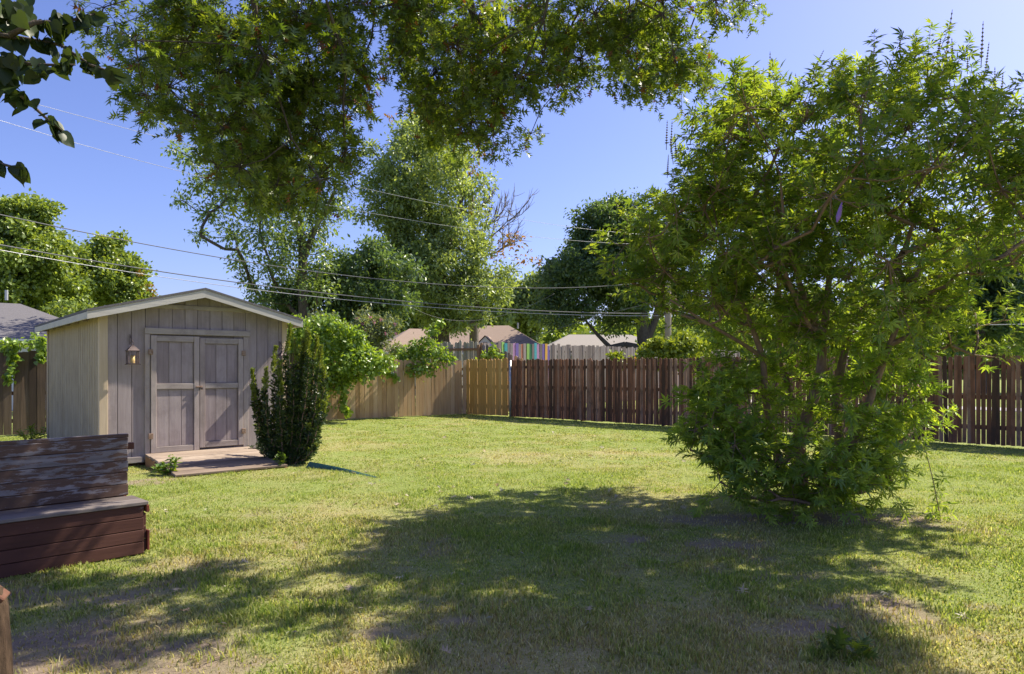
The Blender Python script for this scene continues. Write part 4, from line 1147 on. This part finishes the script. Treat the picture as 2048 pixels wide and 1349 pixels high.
def weed(name, label, base, clumps, size, mat, leaf='simple', n=26, solo=0, cat='plant'):
    root = empty(name, base, 0, label, cat)
    b = np.array(base); segs_, T, D = [], [], []
    for (dx, dy, h) in clumps:
        top = b + np.array([dx, dy, h])
        segs_.append((b + np.array([dx * .2, dy * .2, -.02]), top, .005, .003))
        k = n
        f = rng.uniform(.25, 1.0, k)[:, None]
        T.append(b + (top - b) * f); D.append(unit(k) * np.array([1, 1, .4]) + (dx, dy, .25))
    V_, F_ = cones(segs_, 5); link('stems', mesh_np('stems', V_ - b, F_, M['weed']), root)
    T, D = np.concatenate(T), np.concatenate(D)
    foliage('leaves', T, frames(D, unit(len(T)) * .5 + (0, 0, 1)), size * rng.uniform(.6, 1.3, len(T)), leaf, M[mat], root, solo)
weed('broadleaf_weed', 'bright leafy weed growing at the left edge of the ramp', G(340, 952), [(0, 0, .32), (.08, .05, .28), (-.1, 0, .22), (.12, -.05, .2), (-.05, -.08, .15), (-.2, .05, .12), (-.3, .1, .1)], .11, 'weed', 'simple', 12, 40)
weed('small_shrub', 'low dark leafy plant between the ramp and the yew', G(512, 918), [(0, 0, .25), (.1, .05, .2), (-.1, 0, .22), (.05, -.08, .15), (-.14, -.08, .14)], .07, 'leaf_yew', 'simple', 36)
weed('fern_weed', 'feathery weed by the fence left of the shed', G(62, 885), [(0, 0, .35), (.3, .1, .3), (-.3, 0, .25), (.15, -.1, .2), (.4, 0, .15)], .12, 'leaf_maple', 'narrow', 40)
weed('yew_seedling', 'bright green seedling at the foot of the yew', G(562, 936), [(0, 0, .22), (.08, 0, .18), (-.08, 0, .2)], .09, 'weed', 'simple', 14)
weed('lobed_weed', 'broad lobed dark weed in the shaded grass', G(1690, 1318), [(0, 0, .09), (.1, .02, .07), (-.1, .02, .08), (.14, -.04, .05), (-.03, .05, .1)], .13, 'leaf_oak', 'oak', 5, 25)

# ------------------------------------------------------------------ chaste tree (right)
vb = np.array([*G(1640, 1012)[:2], 0]); VY = vb[1]
vit = empty('chaste_tree', vb, 0, 'wide multi stemmed chaste tree with finger leaves and upright seed spikes', 'tree')
def vp(px, py, dy=0, r=.05): return (P(px, py, VY + dy), r)
stems = [[(vb + (-.12, .05, -.05), .085), vp(1580, 925, .1, .075), vp(1600, 870, .0, .07), vp(1620, 815, -.1, .065), vp(1641, 760, -.1, .058), vp(1645, 690, .0, .05), vp(1652, 620, .1, .042), vp(1660, 540, .2, .032), vp(1640, 430, .2, .022), vp(1655, 300, .2, .012)],
         [(vb + (-.2, .25, -.05), .06), vp(1545, 880, .3, .05), vp(1530, 790, .2, .042), vp(1526, 715, .1, .036), vp(1504, 655, .0, .028), vp(1478, 590, -.1, .022), vp(1440, 480, -.1, .014), vp(1420, 380, 0, .008)],
         [vp(1526, 715, .1, .03), vp(1480, 685, -.1, .022), vp(1420, 650, -.3, .017), vp(1340, 600, -.4, .010)],
         [(vb + (.1, .1, -.05), .07), vp(1680, 880, .3, .06), vp(1670, 790, .4, .055), vp(1690, 700, .4, .045), vp(1730, 610, .3, .035), vp(1840, 540, .1, .024), vp(1930, 480, -.1, .012)],
         [(vb + (.15, -.05, -.05), .06), vp(1690, 920, -.2, .05), vp(1740, 800, -.5, .04), vp(1780, 690, -.7, .03), vp(1830, 560, -.9, .02), vp(1880, 400, -1.0, .01)],
         [(vb + (-.05, .3, -.05), .06), vp(1600, 850, .9, .05), vp(1560, 720, 1.2, .04), vp(1560, 600, 1.3, .03), vp(1540, 420, 1.4, .02), vp(1520, 280, 1.4, .01)],
         [(vb + (.1, .3, -.05), .06), vp(1700, 800, 1.0, .045), vp(1760, 640, 1.3, .035), vp(1800, 450, 1.4, .022), vp(1820, 280, 1.4, .01)],
         [vp(1645, 690, .0, .04), vp(1610, 600, -.6, .028), vp(1570, 470, -1.0, .018), vp(1560, 350, -1.1, .01)]]
def vkeep(p):
    q = (p - vb)
    px = CX + p[0] / p[1] * F; py = HY - (p[2] - CH) / p[1] * F
    top = np.interp(px, [1190, 1300, 1400, 1470, 1550, 1650, 1780, 1880, 1960, 2040, 2150, 2300], [560, 440, 290, 215, 195, 175, 150, 150, 205, 290, 340, 480])
    if py < top: return False
    if px < 1280 and py > 640: return False
    if q[0] > .4 and q[1] > .3 and rng.random() < .5: return False
    return p[2] > 1.5
vcl = ell_clumps(1670, 430, 450, 320, VY, 2.5, 160, .24, .42, vkeep)
vcl += discs([(1500, 225, 44), (1560, 225, 44), (1610, 200, 44), (1665, 190, 40), (1720, 180, 44), (1775, 180, 44), (1840, 190, 40), (1900, 190, 36), (1940, 230, 40), (1450, 290, 40), (1400, 330, 36), (1370, 390, 38), (1350, 440, 40),
              (1300, 480, 38), (1250, 490, 34), (1225, 550, 32), (1280, 570, 40), (1330, 540, 44), (2000, 300, 44), (2040, 330, 44), (1980, 260, 36), (1350, 620, 36), (1310, 610, 36), (1420, 600, 44), (1890, 640, 40), (1950, 620, 40),
              (1960, 680, 32), (1900, 690, 34), (2010, 640, 34), (1990, 720, 24), (1850, 720, 40)], VY, .6, 1.0, 1)
vlow = []
for (px, py, r, dy) in [(1420, 800, 42, 0), (1460, 770, 42, .3), (1500, 810, 48, -.1), (1450, 850, 48, -.2), (1410, 880, 36, -.1), (1400, 840, 32, 0), (1500, 880, 50, -.4), (1550, 930, 50, -.6), (1480, 930, 40, -.5), (1440, 965, 32, -.6), (1530, 975, 40, -.8),
                        (1600, 960, 48, -.8), (1660, 970, 50, -.9), (1720, 940, 46, -.6), (1700, 890, 48, -.5), (1760, 870, 44, -.2), (1780, 920, 36, -.2), (1640, 900, 50, .7), (1740, 820, 50, 0), (1690, 820, 48, -.6), (1800, 800, 44, .2),
                        (1830, 850, 30, .2), (1780, 750, 50, 0), (1720, 750, 48, -.5), (1830, 760, 40, .3), (1660, 800, 48, .9), (1560, 830, 46, .9), (1600, 760, 50, 1.1), (1550, 760, 44, .6), (1470, 720, 40, .2), (1590, 1000, 30, -.8), (1660, 1005, 28, -.9),
                        (1450, 990, 22, -.7), (1520, 1000, 24, -.9), (1720, 985, 30, -.7), (1780, 965, 26, -.4), (1600, 690, 46, .8), (1690, 680, 46, .6), (1760, 690, 44, -.4), (1570, 640, 46, -.4), (1490, 650, 40, .4), (1380, 900, 22, -.2), (1400, 770, 34, .1), (1440, 740, 34, .3), (1390, 860, 30, -.3), (1430, 820, 36, -.5), (1470, 890, 38, -.7), (1510, 940, 36, -.8), (1620, 940, 40, -1.0), (1700, 955, 36, -.9), (1760, 930, 34, -.6), (1430, 920, 30, -.3), (1840, 800, 26, .1)]:
    p = P(px, py, VY + dy)
    p[2] = max(p[2], .16)
    vlow.append((*p, r / F * VY))
ts, bs = route(stems, vcl + vlow, .0075, .10)
V_, F_ = cones(ts, 9); link('trunk', mesh_np('trunk', V_ - vb, F_, M['bark_vitex'], None, True), vit)
T1, M1, S1, st1 = shoot_leaves(vcl, 10, 11, .42, .112, .7)
T2, M2, S2, st2 = shoot_leaves(vlow, 15, 12, .36, .122, .3)
V_, F_ = cones(bs + [(a, b, .004, .002) for a, b, c_ in st1 + st2] + [(c_, a, .005, .004) for a, b, c_ in st1 + st2], 4); link('branches', mesh_np('branches', V_ - vb, F_, M['bark_vitex'], None, True), vit)['kind'] = 'stuff'
k = T2[:, 2] > .03
foliage('crown', T1, M1, S1, 'palmate', M['leaf_vitex'], vit, 150)
foliage('lower_foliage', T2[k], M2[k], S2[k], 'palmate', M['leaf_vitex_low_lit'], vit, 150)
# seed spikes standing on the top shoots
spk = []
for i in range(9):
    z0 = i / 9; r = .013 * (1 - z0 * .75)
    spk.append(tube([(0, 0, z0 - .02), (0, 0, z0 + .02), (0, 0, z0 + .05)], [r * .5, r * 1.6, r * .5], 6))
spk.append(tube([(0, 0, -.3), (0, 0, 1)], [.004, .002], 4))
spm = mesh_py('seed_spike', *merge(spk), M['spike'])
for (px, py, h) in [(1333, 268, .22), (1342, 270, .25), (1352, 290, .2), (1383, 245, .3), (1335, 330, .18), (1470, 150, .3), (1523, 158, .2), (1540, 135, .28), (1550, 170, .22), (1450, 235, .22), (1630, 120, .2), (1876, 90, .2), (1893, 70, .42), (1905, 98, .22),
                    (1935, 120, .2), (1963, 85, .35), (1972, 115, .25), (1990, 160, .25), (2003, 170, .22), (2010, 215, .22), (2028, 230, .25), (1820, 130, .22), (1745, 110, .18), (1597, 170, .2), (1330, 430, .16), (1345, 300, .2), (1700, 130, .18), (1800, 85, .2)]:
    Y = VY + rng.uniform(-.5, .5)
    o = link('seed_spike', spm, vit, P(px, py + h * 85, Y) - vb, (rng.normal(0, .1), rng.normal(.06, .12), 0))
    o.scale = (h * 1.4 + .75, h * 1.4 + .75, h * 1.15)
o = link('flower_spike', mesh_py('flower_spike', *tube([(0, 0, 0), (0, 0, .05), (0, 0, .12), (0, 0, .18)], [.006, .022, .016, .004], 8), M['flower_purple']), vit, P(1674, 445, VY - 1.9) - vb, (.1, .2, 0))
o['label'] = 'single purple flower spike'
# shoot arching down to the grass at the right
db_ = np.array([*G(1878, 1040)[:2], 0])
sap = empty('hanging_shoot', db_, 0, 'thin leafy shoot standing by itself right of the chaste tree', 'plant')
q = [P(1882, 1042, db_[1]), P(1866, 960, db_[1]), P(1852, 905, db_[1]), P(1830, 860, db_[1] + .1)]
V_, F_ = tube([p - db_ for p in q], [.006, .005, .004, .003], 5)
link('stem', mesh_py('stem', V_, F_, M['bark_vitex']), sap)
cl = discs([(1880, 985, 16), (1878, 1015, 20), (1890, 1030, 18), (1866, 1030, 16), (1835, 880, 22), (1845, 905, 14), (1885, 960, 12)], db_[1], .08)
T, Mx, S = ball_leaves(cl, 230, .075, .3, .3, lo=26)
foliage('leaves', T, Mx, S, 'narrow', M['leaf_vitex_low_lit'], sap, 60)

# ------------------------------------------------------------------ overhanging oak (trunk behind the camera)
ob = np.array([2.6, -3.2, 0])
oak = empty('pin_oak', ob, 0, 'overhanging oak whose drooping leafy boughs cross the top of the view', 'tree')
ocl = []
left = [(290, 120, 40), (300, 190, 38), (330, 60, 46), (345, 170, 50), (390, 90, 56), (390, 230, 48), (400, 20, 60), (440, 150, 58), (440, 260, 52), (470, 60, 64), (490, 200, 62), (480, 330, 48), (520, 290, 60), (530, 120, 64), (560, 370, 46), (560, 210, 62),
        (590, 300, 60), (600, 40, 66), (600, 390, 36), (620, 150, 60), (640, 250, 56), (640, 350, 44), (670, 80, 58), (690, 200, 48), (690, 300, 40), (700, 20, 56), (710, 130, 42), (430, 330, 30), (540, 20, 60), (330, 15, 40), (270, 80, 22), (510, 380, 34)]
right = [(800, 20, 48), (830, 80, 50), (790, 60, 34), (860, 30, 54), (870, 140, 52), (840, 190, 40), (890, 210, 46), (880, 260, 36), (920, 90, 56), (930, 170, 50), (940, 250, 40), (960, 30, 56), (980, 120, 52), (1000, 190, 46), (985, 270, 26), (1030, 70, 54), (1040, 150, 42),
         (1060, 270, 16), (1080, 20, 52), (1090, 110, 46), (1120, 170, 24), (1130, 60, 50), (1170, 110, 46), (1190, 30, 54), (1230, 80, 48), (1260, 130, 40), (1250, 20, 52), (1300, 60, 46), (1310, 130, 38), (1290, 170, 22), (1350, 100, 42), (1360, 150, 30), (1390, 130, 32), (1330, 20, 46), (1420, 150, 14), (1430, 0, 30), (1490, 0, 20), (800, 130, 22)]
def lit_ground(p):
    """does a clump at p shade grass that lies in full sun in the photograph"""
    k_ = p[2] / sd.z; q_ = np.array(p[:3]) - np.array(sd) * k_
    if q_[1] < 2.2: return False
    px, py = CX + q_[0] / q_[1] * F, HY + CH / q_[1] * F
    return (470 < px < 830 and py > 1225) or (300 < px < 800 and py < 1105) or (620 < px < 760 and py < 1180) or (px > 1880 and py < 1330) or (1240 < px < 1370 and 1090 < py < 1150)
def sunny(items, Y, jit):
    out = []
    for it in items:
        for _ in range(2):
            for _t in range(14):
                c_ = discs([it], Y, jit, .80)[0]
                if not lit_ground(c_): break
            out.append(c_)
    return out
ocl += sunny(left, 6.2, 1.0) + sunny(right, 6.9, 1.0)
ocl += discs([(205, 15, 26), (215, 55, 16), (190, 50, 14)], 6.0, .3)
for _ in range(28):
    ocl.append((*P(rng.uniform(330, 1420), rng.uniform(-420, -60), rng.uniform(5.2, 8)), rng.uniform(.26, .42)))
far_side = []             # the part of the crown above and right of the view that shades the near grass
while len(far_side) < 30:
    g_ = G(rng.uniform(840, 1900), rng.uniform(1175, 1400)); h_ = rng.uniform(6.0, 7.6)
    c_ = (*(g_ + np.array(sd) * h_ / sd.z), rng.uniform(.28, .46))
    px, py = CX + c_[0] / c_[1] * F, HY - (c_[2] - CH) / c_[1] * F
    if (px < 2160 and py > -130) or lit_ground(c_): continue
    far_side.append(c_)
ocl += far_side
for _ in range(7):
    ocl.append((rng.uniform(-3, 7), rng.uniform(-6, 4), rng.uniform(6.5, 9.5), rng.uniform(.45, .7)))
def seen_right(c_): return c_[1] > .5 and 1480 < CX + c_[0] / c_[1] * F < 2150 and HY - (c_[2] - CH) / c_[1] * F > -110
ocl = ocl[:-37] + [c_ for c_ in ocl[-37:] if not lit_ground(c_) and not seen_right(c_)]
otr = [[(ob + (0, 0, -.1), .42), (ob + (0, .1, 1.5), .36), (ob + (.1, .3, 3.5), .33), (ob + (0, .5, 6), .28), (ob + (-.1, .6, 9), .15)],
       [(ob + (.1, .3, 4.2), .2), (np.array([1.8, 1.0, 6.4]), .15), (np.array([.2, 4.2, 6.6]), .09), (np.array([-.5, 6.3, 5.6]), .05), (np.array([-.3, 7.0, 4.6]), .025)],
       [(ob + (.1, .3, 4.4), .2), (np.array([.5, 0.4, 6.6]), .14), (np.array([-1.6, 3.6, 6.6]), .09), (np.array([-2.2, 5.6, 5.6]), .045), (np.array([-2.2, 6.1, 4.4]), .02)],
       [(np.array([-1.6, 3.6, 6.6]), .05), (np.array([-2.4, 5.2, 5.7]), .03), (np.array([-3.2, 6.0, 5.2]), .015)], [(np.array([-1.6, 3.6, 6.6]), .05), (np.array([-1.6, 5.6, 5.9]), .03), (np.array([-1.3, 6.2, 5.2]), .015)],
       [(np.array([.2, 4.2, 6.6]), .05), (np.array([1.0, 6.2, 6.0]), .03), (np.array([1.7, 7.0, 5.3]), .012)], [(np.array([.2, 4.2, 6.6]), .05), (np.array([.1, 6.2, 6.0]), .03), (P(1000, 0, 6.9), .014), (P(982, 170, 6.9), .009), (P(986, 260, 6.9), .005)],
       [(ob + (.1, .3, 5.0), .18), (np.array([4.2, 2.5, 6.8]), .12), (np.array([5.0, 5.6, 7.2]), .06), (np.array([5.2, 7.0, 7.0]), .03)]]
ts, bs = route(otr, ocl, .0042, .10, True)
V_, F_ = cones(ts, 9); link('trunk', mesh_np('trunk', V_ - ob, F_, M['bark_oak'], None, True), oak)
T, Mx, S, st = shoot_leaves(ocl, 44, 9, .18, .108, -.2)
V_, F_ = cones(bs + [(a, b, .003, .0015) for a, b, c_ in st] + [(c_, a, .004, .003) for a, b, c_ in st], 4); link('branches', mesh_np('branches', V_ - ob, F_, M['bark_oak'], None, True), oak)['kind'] = 'stuff'
dd = rng.random(len(T)) < .035
foliage('crown', T[~dd], Mx[~dd], S[~dd], 'oak', M['leaf_oak'], oak, 300)
foliage('brown_leaves', T[dd], Mx[dd], S[dd], 'oak', M['leaf_oak_dead'], oak)

# ------------------------------------------------------------------ redbud branch at the upper left
rb = np.array([-4.6, 1.6, 0])
red = empty('redbud_tree', rb, 0, 'dark heart leaved branch reaching in front of the oak from outside', 'tree')
def rp(px, py, Y=2.6): return P(px, py, Y)
brs = [[rp(-260, 40, 2.4), rp(-60, 60, 2.5), rp(30, 75, 2.55), rp(120, 90, 2.6), rp(180, 130, 2.6), rp(235, 148, 2.65)],
       [rp(-120, 90, 2.5), rp(-20, 150, 2.5), rp(40, 190, 2.55), rp(90, 235, 2.6), rp(125, 262, 2.6)],
       [rp(-260, 270, 2.4), rp(-80, 310, 2.5), rp(0, 328, 2.5), rp(48, 340, 2.55)],
       [rp(20, 70, 2.5), rp(70, 45, 2.5), rp(130, 45, 2.6), rp(200, 25, 2.7)],
       [rp(-120, 20, 2.45), rp(-20, 20, 2.5), rp(40, 20, 2.5)],
       [rp(-100, 100, 2.5), rp(0, 120, 2.5), rp(70, 130, 2.5), rp(150, 130, 2.5)]]
trk = [(rb + (0, 0, -.1), .09), (rb + (.1, 0, 1.2), .08), (rb + (.5, .2, 2.2), .06), (rp(-260, 40, 2.4), .03)]
V_, F_ = merge([tube([p - rb for p, r in trk], [r for p, r in trk], 9)])
link('trunk', mesh_py('trunk', V_, F_, M['bark_oak'], True), red)
V_, F_ = merge([tube([p - rb for p in b], list(np.linspace(.012, .003, len(b))), 5) for b in brs] + [tube([rb * 0 + (.5, .2, 2.2), rp(-260, 270, 2.4) - rb], [.02, .012], 5)])
link('branches', mesh_py('branches', V_, F_, M['bark_oak'], True), red)['kind'] = 'stuff'
T, D = [], []
for bi, b in enumerate(brs):
    b = np.array(b); seg = np.cumsum(np.r_[0, np.linalg.norm(np.diff(b, axis=0), axis=1)])
    n = int(seg[-1] / .011)
    s = np.sort(rng.uniform(.12, seg[-1], n))
    for j, v in enumerate(s):
        p = np.array([np.interp(v, seg, b[:, i]) for i in range(3)])
        T.append(p + rng.normal(0, .012, 3)); D.append(np.array([rng.normal(.25, .45), rng.normal(0, .5), -.75 + rng.normal(0, .35)]))
for _ in range(60):
    T.append(rp(rng.uniform(-60, 60), rng.uniform(0, 150), rng.uniform(2.4, 2.9))); D.append(np.array([rng.normal(.1, .5), rng.normal(0, .5), -.8]))
T, D = np.array(T), np.array(D)
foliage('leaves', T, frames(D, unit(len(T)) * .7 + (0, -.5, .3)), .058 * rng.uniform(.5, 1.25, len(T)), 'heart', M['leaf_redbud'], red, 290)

# ------------------------------------------------------------------ fallen leaves
tv, tf = LEAF['oak']
lm = [mesh_np('fallen_leaf', np.array(tv) * np.array([1, 1, s]) + np.array([0, 0, .0]), tf, M['dry_leaf']) for s in (1.0, 2.2, -1.6)]
def drop(px, py, grp, label, s=.10):
    g = G(px, py)
    o = link('fallen_leaf', lm[int(rng.integers(3))], None, (g[0], g[1], float(height_f(g[0], g[1])) + .035), (rng.normal(0, .3), rng.normal(0, .3), rng.uniform(0, 6.28)))
    k = s * rng.uniform(.75, 1.3); o.scale = (k, k, k)
    tag(o, label, 'leaf', grp)
for _ in range(85):
    drop(rng.uniform(640, 1380), 850 + 170 * rng.random() ** 1.2, 'dry leaves scattered on the sunny lawn', 'small dry oak leaf lying on the sunlit middle lawn')
for (px, py) in [(360, 1190), (380, 1228), (330, 1265), (860, 1020), (975, 1082), (1255, 1140), (1340, 1135), (1230, 995), (500, 1137), (700, 1180), (90, 1290), (1000, 990), (640, 1010), (810, 1160), (1930, 1235), (1630, 1250), (1180, 1220), (905, 1320), (1480, 1200), (1760, 1190)]:
    drop(px, py, 'dry leaves scattered on the shaded grass', 'pale curled oak leaf lying in the shaded foreground grass', .11)

# fine litter of leaf scraps and twigs among the grass
n = 1500
lx = rng.uniform(-9, 6, n); ly = rng.uniform(3.2, 17, n)
k = (np.abs(lx) < .8 * ly) & inside_yard(lx, ly) & ~in_shed(lx, ly) & (fbm(lx * .9, ly * .9, 51) > .42)
lx, ly = lx[k], ly[k]; n = len(lx)
T = np.stack([lx, ly, height_f(lx, ly) + .028], 1)
D_ = unit(n) * np.array([1, 1, .25])
lt = foliage('leaf_litter', T, frames(D_, unit(n) * .5 + (0, 0, 1)), rng.uniform(.025, .06, n), 'narrow', M['dry_leaf'], None)
tag(lt, 'tiny dry leaf scraps strewn through the lawn', 'litter')
